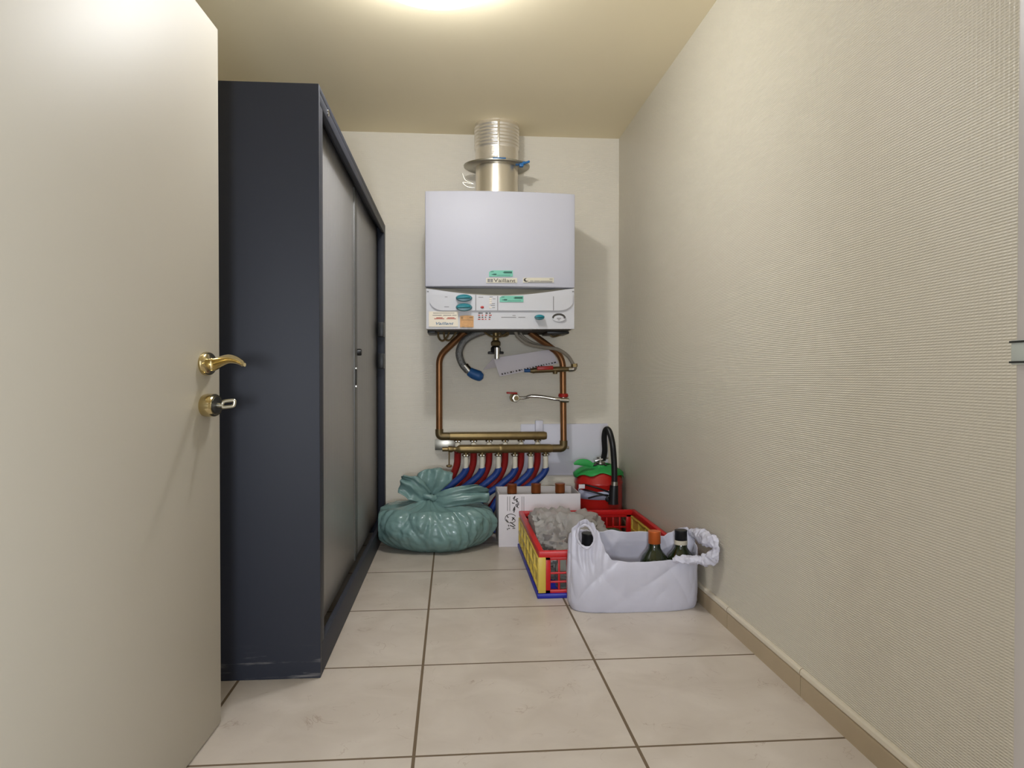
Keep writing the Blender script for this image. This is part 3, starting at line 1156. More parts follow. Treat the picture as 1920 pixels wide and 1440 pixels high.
# gas cock in the middle
gcx = at(929.5, 640, Y=4.55)
gk = thing('gas_cock', 'chrome and black gas cock on a short pipe below the boiler centre', 'valve', (gcx.x, 4.55, at(929, 675, Y=4.55).z))
zz = lambda r: at(929, r, Y=4.55).z
obj('stub_pipe', lathe([(.02, zz(638)), (.02, zu + .004), (.016, zu + .004), (.016, zz(638))], (gcx.x, 4.55, 0), 'Z', 18), M['bronze'], gk)
obj('nut', lathe([(.018, zz(649)), (.03, zz(648)), (.031, zz(642)), (.026, zz(640)), (.018, zz(638))], (gcx.x, 4.55, 0), 'Z', 8), M['solder'], gk, ang=.4)
obj('black_collar', lathe([(.02, zz(663)), (.032, zz(661)), (.032, zz(653)), (.026, zz(650)), (.02, zz(649))], (gcx.x, 4.552, 0), 'Z', 18), M['black'], gk)
bm = box(gcx.x - .05, gcx.x + .05, 4.54, 4.57, zz(664), zz(659), .005)
obj('cock_lever', bm, M['black'], gk)
obj('valve_body', lathe([(.012, zz(674)), (.017, zz(673)), (.018, zz(652)), (.012, zz(651))], (gcx.x + .006, 4.53, 0), 'Z', 16), M['chrome'], gk)

# tucked leaflet
lf = thing('folded_leaflet', 'white folded paper leaflet tucked behind the right copper pipe', 'leaflet', at(975, 690, Y=4.55))


def sheet(a, b, c, d, th=.002, nu=16, nv=6, sag=.01, seed=0):
    """thin solid sheet a-b (top edge) to d-c (bottom edge) with a slight curl"""
    bm = B()
    a, b, c, d = map(Vector, (a, b, c, d))
    nrm = (b - a).cross(d - a).normalized()
    g = []
    for lay in (0, 1):
        L = []
        for j_ in range(nv + 1):
            v = j_ / nv
            row = []
            for i_ in range(nu + 1):
                u = i_ / nu
                p = (a * (1 - u) + b * u) * (1 - v) + (d * (1 - u) + c * u) * v
                p += nrm * (sag * math.sin(u * PI) * v + sag * .35 * noise.noise(Vector((u * 3, v * 2, seed))) + th * lay)
                row.append(bm.verts.new(p))
            L.append(row)
        g.append(L)
    for j_ in range(nv):
        for i_ in range(nu):
            bm.faces.new((g[0][j_][i_], g[0][j_][i_ + 1], g[0][j_ + 1][i_ + 1], g[0][j_ + 1][i_]))
            bm.faces.new((g[1][j_][i_], g[1][j_ + 1][i_], g[1][j_ + 1][i_ + 1], g[1][j_][i_ + 1]))
    ed = [(0, i_) for i_ in range(nu + 1)] + [(j_, nu) for j_ in range(1, nv + 1)] + [(nv, i_) for i_ in range(nu - 1, -1, -1)] + [(j_, 0) for j_ in range(nv - 1, 0, -1)]
    for q in range(len(ed)):
        p1, p2 = ed[q], ed[(q + 1) % len(ed)]
        bm.faces.new((g[0][p1[0]][p1[1]], g[1][p1[0]][p1[1]], g[1][p2[0]][p2[1]], g[0][p2[0]][p2[1]]))
    return bm


A_, B_ = at(925.5, 672, Y=4.57), at(1034, 655, Y=4.655)
C_, D_ = at(1047, 681, Y=4.655), at(937, 706, Y=4.53)
obj('front_leaf', sheet(A_, B_, C_, D_), M['paper'], lf)
obj('rear_leaf', sheet(A_, B_, at(1040, 676, Y=4.70), at(906, 693.5, Y=4.64), seed=3), M['paper'], lf)
bm = B()
random.seed(9)
for i in range(20):
    u0 = .04 + i * .047
    wd = .01 + .024 * random.random()
    p = lambda u, v: (A_ * (1 - u) + B_ * u) * (1 - v) + (D_ * (1 - u) + C_ * u) * v + Vector((0, -.012 * math.sin(u * PI) * v - .0075, 0))
    q4 = [bm.verts.new(p(a, b)) for a, b in ((u0, .86), (u0 + wd, .86), (u0 + wd, .94), (u0, .94))]
    bm.faces.new(q4)
r_ = bmesh.ops.extrude_face_region(bm, geom=bm.faces[:])
for v in [e for e in r_['geom'] if isinstance(e, bmesh.types.BMVert)]:
    v.co.y += .003
obj('printed_edge', bm, M['ink'], lf)

# grey tube and brass filling valve on the right
gt = thing('flexible_tube', 'grey tube looping from under the boiler to the brass valve', 'tube', at(1030, 655, Y=4.5))
obj('tube_wall', tube(run([(966, 621, 4.45), (972, 632, 4.45), (990, 645, 4.46), (1018, 651, 4.5), (1045, 655, 4.53), (1064, 667, 4.55), (1074, 682, 4.56), (1076, 690, 4.56)], 4.5), .0115, 12), M['greyhose'], gt)
obj('tube_wall', tube(run([(975, 621, 4.5), (980, 630, 4.5), (996, 641, 4.5), (1012, 647, 4.52), (1022, 651, 4.53)], 4.5), .008, 10), M['greyhose'], gt)
fv = thing('filling_valve', 'brass filling valve with red lever crossing the right copper pipe', 'valve', at(1030, 693, Y=4.56))
VY = 4.57
a_, b_ = at(994, 695, Y=VY), at(1072, 692, Y=VY)
obj('valve_body', tube([a_, at(1000, 695, Y=VY), at(1003, 694.5, Y=VY), at(1047, 692.5, Y=VY), at(1050, 692.5, Y=VY), b_], lambda u: .013 if (u < .15 or u > .85) else .018, 16), M['solder'], fv)
obj('elbow', tube(fillet([at(1066, 692.5, Y=VY), at(1077, 692, Y=VY), at(1077, 684, Y=VY - .01)], .025, 6), .0175, 14), M['zinc'], fv)
obj('tube_nut', tube([at(1077, 688, Y=VY - .01), at(1076.5, 682, Y=VY - .01)], .021, 6), M['bronze'], fv, ang=.4)
c_ = at(1024, 690, Y=VY - .02)
obj('red_lever', box(c_.x - .06, c_.x + .045, c_.y - .012, c_.y + .008, c_.z - .012, c_.z + .012, .005, rot=Matrix.Rotation(-.04, 4, 'Y')), M['redpl'], fv)
c_ = at(1041, 698, Y=VY - .005)
obj('drain_cap', lathe([(0, -.012), (.014, -.011), (.016, 0), (.012, .012), (0, .012)], c_, 'Z', 12), M['solder'], fv)
c_ = at(988, 694.5, Y=VY)
obj('blue_cap', tube([at(983, 695, Y=VY), at(995, 695, Y=VY)], .011, 12), M['blueplug'], fv)

# lower tap with chrome feed
tp = thing('stop_tap', 'small brass tap with red lever and chrome feed joined to right pipe', 'tap', at(966, 745, Y=4.66))
TY = 4.66
c_ = at(966, 746, Y=TY)
obj('tap_body', lathe([(0, -.085), (.014, -.085), (.016, -.05), (.026, -.045), (.027, -.02), (.02, -.012), (.018, .06), (.03, .062), (.03, D - TY - .001), (0, D - TY - .001)], c_, 'Y', 18), M['solder'], tp)
obj('tap_nut', lathe([(.012, -.012), (.025, -.01), (.025, .012), (.012, .016)], c_ + Vector((0, -.06, 0)), 'Y', 6), M['zinc'], tp, ang=.4)
l0 = at(959.5, 737, Y=TY - .03)
obj('red_lever', box(l0.x - .034, l0.x + .036, l0.y - .012, l0.y + .012, l0.z - .006, l0.z + .006, .004, rot=Matrix.Rotation(.05, 4, 'Y')), M['redpl'], tp)
obj('lever_stem', tube([at(966, 745, Y=TY - .03), at(964, 738, Y=TY - .03)], .009, 10), M['solder'], tp)
obj('chrome_feed', tube(run([(970, 746, TY - .03), (984, 746, TY - .04), (995, 743, TY - .05), (1015, 744, TY - .06), (1040, 748, TY - .075), (1058, 750, TY - .075)], TY), lambda u: .0095 if u < .3 else .0115, 12), M['chrome'], tp)
cl = thing('pipe_clamp', 'red and steel pipe clamp around the right copper pipe', 'clamp', (xr, PY - .01, at(1056, 746, Y=PY).z))
zc = at(1056, 741, Y=PY).z
pcy = PY - .016
obj('red_collar', lathe([(.021, -.012), (.03, -.012), (.034, -.004), (.03, .01), (.021, .012)], (xr, pcy, zc), 'Z', 20), M['redpl'], cl)
obj('steel_collar', lathe([(.021, -.045), (.026, -.044), (.027, -.03), (.026, -.013), (.021, -.012)], (xr, pcy, zc), 'Z', 20), M['zinc'], cl)
e_ = at(1058, 750, Y=TY - .075)
obj('feed_tee', tube([Vector((e_.x - .03, e_.y - .001, e_.z)), Vector((e_.x + .028, e_.y - .001, e_.z - .003))], .0155, 12), M['zinc'], cl)

# white access cover and clip on the wall
q0, q1 = at(976, 795, Y=D - .01), at(1140, 890, Y=D - .01)
pn = obj('access_cover', box(q0.x, q1.x, D - .016, D - .001, q1.z, q0.z, .006), M['whitepl'])
tag(pn, 'flat white square cover low on the back wall behind the manifold', 'wall cover')
k0, k1 = at(1003, 788, Y=D - .02), at(1017.5, 812, Y=D - .02)
ct = obj('cable_clip', box(k0.x, k1.x, D - .045, D - .0165, k1.z, k0.z, .005), M['whitepl'])
tag(ct, 'small white plastic block above the upper manifold bar', 'clip')

# ------------------------------------------------------------------ bottles
def bottle(name, label, capm, loc, glass, band=None, group=None, h=.325, r=.0715):
    t_ = thing(name, label, 'bottle', loc, group)
    L = Vector(loc)
    g = obj('glass_body', lathe([(0, .006), (r * .6, 0), (r * .95, .004), (r, .016), (r, h * .56), (r * .97, h * .6), (r * .84, h * .655), (r * .6, h * .71), (r * .44, h * .76), (r * .40, h * .82), (r * .395, h * .97), (0, h * .97)], L, 'Z', 32), glass, t_, ang=1.2)
    obj('capsule', lathe([(r * .41, h * .825), (r * .435, h * .83), (r * .43, h * .975), (r * .445, h * .98), (r * .44, h * .998), (r * .3, h), (0, h)], L, 'Z', 28), capm, t_, ang=.8)
    if band:
        obj('capsule_band', lathe([(r * .41, h * .80), (r * .45, h * .803), (r * .45, h * .86), (r * .41, h * .863)], L, 'Z', 28), band, t_)
    return t_


# ------------------------------------------------------------------ white wine box
bf = at(935, 1026, Z=0)
BX0, BY0 = bf.x, bf.y
BH = at(935, 927.5, Y=BY0).z
BX1 = at(1088.5, 925, Y=BY0).x
BY1 = at(1066, 910.5, Z=BH).y
wb = thing('cardboard_box', 'open white cardboard wine carton standing against the hoses with three bottles', 'box', ((BX0 + BX1) / 2, (BY0 + BY1) / 2, 0))
T = .007
obj('front_side', box(BX0, BX1, BY0, BY0 + T, 0, BH, .002), M['cardboard'], wb)
obj('rear_side', box(BX0, BX1, BY1 - T, BY1, 0, BH, .002), M['cardin'], wb)
obj('short_side', box(BX0, BX0 + T, BY0 + T, BY1 - T, 0, BH, .002), M['cardin'], wb)
obj('short_side', box(BX1 - T, BX1, BY0 + T, BY1 - T, 0, BH, .002), M['cardin'], wb)
obj('box_bottom', box(BX0 + T, BX1 - T, BY0 + T, BY1 - T, .001, T), M['cardin'], wb)
bm = box(BX0 + T, BX1 - T, (BY0 + BY1) / 2 - .002, (BY0 + BY1) / 2 + .002, T, BH * .62)
obj('divider', bm, M['wood'], wb)


def fbox(px0, px1, py0, py1, bm, dep=.0008):
    a, b = at(px0, py0, Y=BY0), at(px1, py1, Y=BY0)
    return box(a.x, b.x, BY0 - dep, BY0 + .001, b.z, a.z, bm=bm)


bm = B()
for p0_, p1_ in ((951.2, 952.2), (955.4, 956.4), (978.2, 979.2), (981.6, 982.6)):
    fbox(p0_, p1_, 931, 958, bm)
pieces('printed_stripe', bm, M['inkgrey'], wb, smooth=False)
# slanted lettering strokes running up the corner, and the emblem below
bm = B()
random.seed(21)
for i in range(13):
    cxp, cyp = 962 + random.random() * 12, 932.5 + i * 2.05
    a = at(cxp, cyp, Y=BY0)
    ln = .005 + .008 * random.random()
    an = random.choice((.5, -.6, .9, -.2, 1.3))
    dx, dz_ = math.cos(an) * ln, math.sin(an) * ln
    tube([Vector((a.x - dx, BY0 - .0008, a.z - dz_)), Vector((a.x, BY0 - .0008, a.z + .003 * math.sin(i))), Vector((a.x + dx, BY0 - .0008, a.z + dz_))], .0021 + .0010 * random.random(), 6, bm, flat=.3, up=(1, 0, 0.01))
pieces('printed_lettering', bm, M['ink'], wb)
bm = B()
ec = at(957.5, 972, Y=BY0)
s2_ = BY0 / F_PX
pp = [Vector((ec.x + math.cos(a) * 10.5 * s2_, BY0 - .0008, ec.z + math.sin(a) * 8.4 * s2_)) for a in lsp(.5, 5.8, 24)]
tube(pp, .0016, 6, bm)
for (x0_, y0_, x1_, y1_) in ((950, 966, 953, 971), (949, 974, 953, 979), (957, 979, 966, 986), (960, 970, 966, 975), (956, 985, 964, 988), (953, 984, 954, 987), (960, 976, 964, 970)):
    a, b = at(x0_, y0_, Y=BY0), at(x1_, y1_, Y=BY0)
    tube([Vector((a.x, BY0 - .0008, a.z)), Vector((b.x, BY0 - .0008, b.z))], .0026, 6, bm, flat=.3)
for (x0_, y0_, x1_, y1_) in ((951, 991, 952, 993.5), (953, 990.5, 956, 991), (961, 990.5, 966, 990.5)):
    a, b = at(x0_, y0_, Y=BY0), at(x1_, y1_, Y=BY0)
    tube([Vector((a.x, BY0 - .0008, a.z)), Vector((b.x, BY0 - .0008, b.z))], .0022, 6, bm)
pieces('printed_emblem', bm, M['ink'], wb)
ph_ = at(933.5, 918.5, Y=(BY0 + BY1) / 2 - .03)
obj('corner_hole', lathe([(0, -.0005), (.009, -.0005), (.009, .0008), (0, .0008)], (BX0 + T, ph_.y, BH - .03), 'X', 14), M['ink'], wb)
ybk = BY1 - T - .0765
hb = .334
bxs = [at(p, 908, Y=ybk).x for p in (960, 1005, 1050)]
b0 = bottle('wine_bottle', 'wine bottle with copper capsule, leftmost in the white carton', M['cap_cu'], (bxs[0], ybk, T), M['glass_g'], group='bottles in the white carton', h=hb, r=.071)
copy_thing(b0, (bxs[1], ybk + .003, T), 'wine bottle with copper capsule, middle one in the white carton')
copy_thing(b0, (bxs[2], ybk, T), 'wine bottle with copper capsule, rightmost in the white carton')

# ------------------------------------------------------------------ fire extinguisher
EXY = 4.565
ec = at(1122, 890, Y=EXY)
EX = ec.x
ER = .152
ex = thing('fire_extinguisher', 'red fire extinguisher with black hose standing in the back right corner', 'fire extinguisher', (EX, EXY, 0))
ezr = lambda r: at(1122, r, Y=EXY - .1).z
zs = ezr(893)
obj('cylinder', lathe([(0, .002), (ER * .9, .002), (ER, .012), (ER, zs - .06), (ER * 1.02, zs - .055), (ER * 1.02, zs - .045), (ER, zs - .04), (ER * .97, zs), (ER * .84, zs + .03), (ER * .6, zs + .048), (ER * .3, zs + .056), (0, zs + .056)], (EX, EXY, 0), 'Z', 48), M['extred'], ex, ang=.9)
# ragged green paper wrapped round the shoulder
bm = B()
rows = []
for k in range(49):
    a = 2 * PI * k / 48
    low = zs + .002 + .016 * max(0, -math.sin(a)) - .02 * max(0, math.cos(a)) ** 2 - .014 * max(0, -math.cos(a)) ** 2 + .008 * math.sin(a * 7)
    ring = []
    for v in range(6):
        t_ = v / 5
        zq = low + (zs + .066 - low) * t_
        u = max(0, (zq - zs) / .058)
        rr = ER * (1.035 - .55 * min(1, u) ** 2.0) + .006 * noise.noise(Vector((a * 2, t_ * 3, 2))) + .004
        ring.append(bm.verts.new((EX + rr * math.cos(a), EXY + rr * math.sin(a), zq + .004 * noise.noise(Vector((a * 3, 0, 5))))))
    rows.append(ring)
for A, Bq in zip(rows, rows[1:]):
    for v in range(5):
        bm.faces.new((A[v], Bq[v], Bq[v + 1], A[v + 1]))
bmesh.ops.remove_doubles(bm, verts=bm.verts[:], dist=1e-4)
gb = obj('green_wrap', bm, M['green'], ex, ang=1.2)
mo = gb.modifiers.new('solid', 'SOLIDIFY')
mo.thickness = .003
pth = [at(p, r, Y=EXY - .12) for p, r in ((1076, 870), (1086, 867), (1100, 868), (1112, 873))]
obj('green_strip', tube(spline(pth, 6), lambda u: .006 + .016 * math.sin(min(1, u * 1.1) * PI * .8), 10, flat=.25, up=(0, 0, 1)), M['green'], ex)
zv = zs + .05
obj('valve_head', lathe([(0, zv), (.032, zv), (.032, zv + .03), (.022, zv + .034), (.022, zv + .06), (0, zv + .064)], (EX + .01, EXY - .01, 0), 'Z', 20), M['zinc'], ex)
hx = at(1132, 864, Y=EXY - .05)
bm = box(EX - .04, hx.x + .03, EXY - .07, EXY - .035, zv + .045, zv + .058, .005, rot=Matrix.Rotation(-.22, 4, 'Y'))
obj('carry_lever', bm, M['chrome'], ex)
bm = box(EX - .05, EX + .04, EXY - .075, EXY - .04, zv + .012, zv + .02, .003, rot=Matrix.Rotation(.05, 4, 'Y'))
obj('squeeze_lever', bm, M['black'], ex)
HY = EXY - .16
pth = run([(1131, 862, EXY - .05), (1134, 845, EXY - .07), (1133, 820, EXY - .09), (1136, 806, EXY - .11), (1142, 808, EXY - .13), (1148, 830, HY), (1151, 860, HY), (1152, 885, HY), (1152, 903, HY)], HY, 8)
obj('hose', tube(pth, .0185, 14), M['rubber'], ex)
obj('hose_ferrule', tube([at(1152, 903, Y=HY), at(1151.5, 912, Y=HY)], .0225, 14), M['zinc'], ex)
pth = [at(1151.5, 910, Y=HY), at(1151, 916, Y=HY), at(1150.5, 925, Y=HY), at(1150, 938, Y=HY), at(1150, 945, Y=HY)]
nz_ = obj('nozzle', tube(pth, lambda u: .026 + .007 * u, 16), M['black'], ex, ang=.6)
obj('trigger', tube(run([(1150, 929), (1140, 932), (1137, 937), (1143, 940), (1150, 938)], HY), .0075, 10), M['black'], nz_)
# label and strap cable
bm = B()
za_, zb_ = ezr(917), ezr(935)
A0 = []
for k in range(15):
    a = PI * 1.12 + k / 14 * PI * .48
    A0.append([bm.verts.new((EX + (ER + .0015) * math.cos(a), EXY + (ER + .0015) * math.sin(a), z)) for z in (za_ - .012 * math.sin(k / 14 * PI), zb_)])
for A, Bq in zip(A0, A0[1:]):
    bm.faces.new((A[0], Bq[0], Bq[1], A[1]))
lb = obj('label_sticker', bm, M['labelblue'], ex)
mo = lb.modifiers.new('solid', 'SOLIDIFY')
mo.thickness = .0015
for rws in (((1081, 907), (1098, 909), (1120, 915), (1146, 924)), ((1083, 917), (1100, 919), (1122, 925), (1146, 932)), ((1103, 934), (1118, 930), (1132, 928), (1148, 930)), ((1081, 906), (1080.5, 912), (1083, 918), (1088, 918))):
    obj('strap', tube(run([(p, r, EXY - math.sqrt(max(0, ER ** 2 - (at(p, r, Y=EXY - .1).x - EX) ** 2)) - .008) for p, r in rws], HY), .0055, 8), M['black'], ex)
# small white and grey tag
tgp = at(1090, 912, Y=EXY - ER + .02)
obj('tag', box(tgp.x - .018, tgp.x + .02, tgp.y - .012, tgp.y - .008, tgp.z - .012, tgp.z + .014, .001), M['paper'], ex)

# ------------------------------------------------------------------ folding crate
kf = at(1012, 1122, Z=0)
KX0, KY0 = kf.x - .004, kf.y
KH = at(1008, 1034, Y=KY0).z
KY1 = min(at(966, 953, Z=KH).y, BY0 - .006)
KX1 = W - .018
crate = thing('folding_crate', 'red, yellow and blue plastic folding crate beside the right wall', 'crate', ((KX0 + KX1) / 2, (KY0 + KY1) / 2, 0))
obj('base', box(KX0 - .008, KX1 + .004, KY0 - .008, KY1, 0, .022, .004), M['crate_blue'], crate)
RZ = KH - .031
TH = .025
# rim: open frame
bm = B()
for (x0_, x1_, y0_, y1_) in ((KX0, KX1, KY0, KY0 + TH), (KX0, KX1, KY1 - TH, KY1), (KX0, KX0 + TH, KY0 + TH - .002, KY1 - TH + .002), (KX1 - TH, KX1, KY0 + TH - .002, KY1 - TH + .002)):
    box(x0_, x1_, y0_, y1_, RZ, KH, .004, bm=bm)
obj('rim', bm, M['crate_red'], crate)


def grid_end(y0_, y1_, name='end_grille'):
    """red end wall: solid posts and bars around rows of openings"""
    bm = B()
    xa, xb = KX0 + TH, KX1 - TH
    for x0_, x1_ in ((xa, xa + .03), (xb - .03, xb)):
        box(x0_, x1_, y0_, y1_, .02, RZ + .002, .002, bm=bm)
    box(xa, xb, y0_, y1_, .02, .036, .002, bm=bm)
    box(xa, xb, y0_, y1_, RZ - .012, RZ + .002, .002, bm=bm)
    nb = 15
    for i in range(1, nb):
        x = xa + .03 + (xb - xa - .06) * i / nb
        box(x - .0045, x + .0045, y0_ + .003, y1_ - .003, .03, RZ - .005, .001, bm=bm)
    for zq in (.072, .112):
        box(xa + .02, xb - .02, y0_ + .002, y1_ - .002, zq - .004, zq + .004, .001, bm=bm)
    obj(name, bm, M['crate_red'], crate)


grid_end(KY0 + .004, KY0 + .02)
grid_end(KY1 - .022, KY1 - .006)


def side(x0_, x1_, out):
    """yellow long side in two folding leaves with raised ribs"""
    bm = box(x0_, x1_, KY0 + .002, KY1 - .002, .022, RZ + .003, .003)
    for zq, hh in ((.04, .006), (RZ * .54, .009), (RZ - .012, .006)):
        box(min(x0_, x0_ + out * .008), max(x1_, x1_ + out * .008), KY0 + .03, KY1 - .03, zq - hh, zq + hh, .003, bm=bm)
    for i in range(7):
        y = KY0 + .03 + (KY1 - KY0 - .06) * i / 6
        box(min(x0_, x0_ + out * .008), max(x1_, x1_ + out * .008), y - .012, y + .012, .03, RZ - .004, .003, bm=bm)
    o = obj('side_panel', bm, M['crate_yel'], crate)
    hb_ = B()
    for i in (1, 5):
        y = KY0 + .03 + (KY1 - KY0 - .06) * i / 6
        box(min(x0_, x0_ + out * .011), max(x1_, x1_ + out * .011), y - .03, y + .03, RZ * .47, RZ * .6, .004, bm=hb_)
    pieces('hinge', hb_, M['crate_yel'], o)
    return o


side(KX0 + .004, KX0 + .018, -1)
side(KX1 - .02, KX1 - .006, -1)
obj('corner_post', box(KX0 - .003, KX0 + .032, KY0 - .003, KY0 + .004, .024, RZ + .003, .002), M['crate_yel'], crate)
# inside the crate
GX = at(1270, 992, Y=3.95).x
gbm = lathe([(0, -.16), (.062, -.16), (.066, -.15), (.066, .02), (.05, .06), (.03, .085), (.028, .155), (0, .155)], (.90, 4.02, .022 + .067), 'X', 28)
gb_ = obj('green_bottle', gbm, M['glass_b'], ang=.8)
tag(gb_, 'green glass bottle lying at the back right inside the crate', 'bottle')
cb = lathe([(0, 0), (.05, 0), (.054, .006), (.054, .12), (.04, .15), (.024, .165), (.024, .185), (0, .185)], (KX0 + .1, KY1 - .1, .023), 'Z', 28)
cb_ = obj('glass_jar', cb, M['glass_c'], ang=.8)
tag(cb_, 'clear glass bottle upright in the back left corner of the crate', 'bottle')
cb = lathe([(0, 0), (.056, 0), (.06, .006), (.06, .1), (.05, .13), (.03, .145), (.03, .16), (0, .16)], (KX0 + .15, KY0 + .1, .023), 'Z', 28)
cb_ = obj('glass_bottle', cb, M['glass_c'], ang=.8)
tag(cb_, 'clear glass bottle behind the red grille at the near crate end', 'bottle')


def crumple(c, ax, ay, az, seed, nu=72, nv=40, fold=.35, bottom=None, peaks=()):
    """crumpled plastic: a dented hull with sharp folds"""
    bm = B()
    c = Vector(c)
    top = []
    for j_ in range(nv + 1):
        v = j_ / nv * PI
        ring = []
        for i_ in range(nu):
            u = i_ / nu * 2 * PI
            d = Vector((math.sin(v) * math.cos(u), math.sin(v) * math.sin(u), -math.cos(v)))
            q = d * 1.6 + Vector((seed, seed * .7, 0))
            n1, n2, n3, n4 = (abs(noise.noise(q * f_ + Vector((f_, 1, 0)))) for f_ in (.7, 1.9, 3.4, 7.5))
            r = .90 + fold * (-.7 * n1 + .62 * n2 - .55 * n3 + .22 * n4)
            for pd, amt, wd in peaks:
                k = max(0, d.dot(Vector(pd).normalized()))
                r += amt * k ** wd
            p = c + Vector((d.x * ax * r, d.y * ay * r, d.z * az * r))
            if bottom is not None and p.z < bottom:
                p.z = bottom + .0005 * (i_ % 2)
            ring.append(p)
        top.append(ring)
    V = [[bm.verts.new(p) for p in (r if 0 < k < nv else r[:1])] for k, r in enumerate(top)]
    for A, Bq in zip(V, V[1:]):
        for k in range(nu):
            k2 = (k + 1) % nu
            if len(A) == 1:
                bm.faces.new((A[0], Bq[k], Bq[k2]))
            elif len(Bq) == 1:
                bm.faces.new((A[k], Bq[0], A[k2]))
            else:
                bm.faces.new((A[k], Bq[k], Bq[k2], A[k2]))
    return bm


gc_ = at(1058, 1000, Y=3.66)
bm = crumple((gc_.x - .02, 3.76, .095), .30, .36, .185, 5.1, fold=.5, bottom=.024, nu=110, nv=64, peaks=(((-.45, .35, 1), .22, 8), ((.25, .3, 1), .16, 12), ((.8, .3, .75), .25, 16)))
for v in bm.verts:
    v.co.x = min(max(v.co.x, KX0 + .03), KX1 - .03)
    v.co.y = min(max(v.co.y, KY0 + .03), KY1 - .03)
gbag = obj('plastic_bag', bm, M['film_g'], ang=.75)
tag(gbag, 'crumpled grey plastic bag lying inside the red and yellow crate', 'plastic bag')


# ------------------------------------------------------------------ white carrier bag
cl_, cr_ = .505, 1.086
CYc = KY0 - .128
cbx = (cl_ + cr_) / 2
AX, AY = (cr_ - cl_) / 2, .108
bag = thing('carrier_bag', 'white plastic carrier bag holding wine bottles in front of the crate', 'carrier bag', (cbx, CYc, 0))


def sgp(v, e):
    return math.copysign(abs(v) ** e, v)


# outline of the mouth as the photo shows it: a tall lobe with a hand hole at the left, a drooping lobe at the back right
FRONT_RIM = [(1058, 1012), (1064, 1004), (1072, 988), (1084, 978), (1097, 975), (1110, 981), (1121, 996), (1130, 1018), (1138, 1038), (1149, 1051), (1180, 1054), (1230, 1053), (1262, 1050), (1290, 1046), (1318, 1040), (1340, 1034)]
BACK_RIM = [(1060, 1000), (1090, 992), (1125, 996), (1147, 992), (1169, 996), (1212, 996), (1243, 1004), (1256, 998), (1274, 990), (1291, 987), (1309, 990), (1320, 1006), (1335, 1026)]


def ridge(x, y, z):
    return (1 - min(1, abs(noise.noise(Vector((x, y, z)))) * 2.2)) ** 3


bm = B()
NU, NV = 360, 96
rings = []
for i_ in range(NU):
    th = 2 * PI * i_ / NU
    cx_, cy_ = sgp(math.cos(th), .55), sgp(math.sin(th), .62)
    x0, y0 = cbx + cx_ * AX * (.985 if cx_ < 0 else 1), CYc + cy_ * AY
    px = proj((x0, y0, .25))[0]
    zf, zk = at(px, table(FRONT_RIM, px), Y=y0).z, at(px, table(BACK_RIM, px), Y=y0).z
    k = .5 + .5 * max(-1, min(1, -math.sin(th) * 2.2))
    zr = zk * (1 - k) + zf * k
    zr += .0035 * noise.noise(Vector((th * 9, 2, 3)))
    col = []
    for j_ in range(NV + 1):
        t_ = j_ / NV
        zq = zr * t_
        h = zq / .26
        foot = .955 + .045 * math.sin(min(1, h / .16) * PI / 2)
        x = cx_ * AX * foot * (1 + .012 * math.sin(min(1, h) * PI) - .012 * max(0, h - .6) * (1 if cx_ < 0 else .2))
        y = cy_ * AY * foot * (1 + .10 * math.sin(min(1, h) * PI))
        p = Vector((cbx + min(x, AX), CYc + y, zq))
        nrm = Vector((math.cos(th) * .5, math.sin(th), 0)).normalized()
        sx_, sz_ = (p.x - cbx) * 9, p.z * 9
        w = .010 * noise.noise(Vector((sx_ * .45, cy_, sz_ * .5)))
        w -= .010 * ridge(sx_ * .42 + sz_ * .34, sz_ * .12, cy_ * 1.5)          # long diagonal folds
        w -= .006 * ridge(sx_ * .35 - sz_ * .55, sz_ * .2 + 7, cy_ * 1.5)
        w -= .0035 * ridge(sx_ * 1.4 + sz_ * .3, sz_ * .8, cy_ + 5)
        # gathers running up into the hand hole
        g = max(0, h - .45) * max(0, -cx_ - .35)
        w += .016 * g * math.sin(p.x * 210 + 3 * noise.noise(Vector((sx_, sz_, 2))))
        p += nrm * w * (.35 + .65 * min(1, h))
        p.x = min(p.x, W - .022)
        p.y = min(p.y, KY0 - .012 if p.z < KH + .01 else KY0 + .008)
        col.append(bm.verts.new(p))
    rings.append(col)
for i_ in range(NU):
    A, Bq = rings[i_], rings[(i_ + 1) % NU]
    front = math.sin(2 * PI * (i_ + .5) / NU) < -.2
    for j_ in range(NV):
        c_ = (A[j_].co + Bq[j_ + 1].co) / 2
        if front:
            qx, qy = proj(c_)
            if ((qx - 1098 - (qy - 1006) * .12) / 15.5) ** 2 + ((qy - 1006) / 21.0) ** 2 < 1:
                continue
        bm.faces.new((A[j_], Bq[j_], Bq[j_ + 1], A[j_ + 1]))
bm.faces.new([c[0] for c in reversed(rings)])
bo = obj('bag_body', bm, M['film_w'], bag, ang=2.0)
mo = bo.modifiers.new('solid', 'SOLIDIFY')
mo.thickness = .0022
mo.offset = -1


def wrinkled(pts, r, flat, seed, n=10, seg=16, up=(0, -1, 0), amp=.3):
    """gathered strip of film"""
    pth_ = spline(pts, n)
    bm = tube(pth_, r, seg, flat=flat, up=up)
    for v in bm.verts:
        q = v.co * 45 + Vector((seed, 0, 0))
        d = noise.noise_vector(q) * .005 + noise.noise_vector(v.co * 110) * .0022
        v.co += d * amp * 3
    return bm


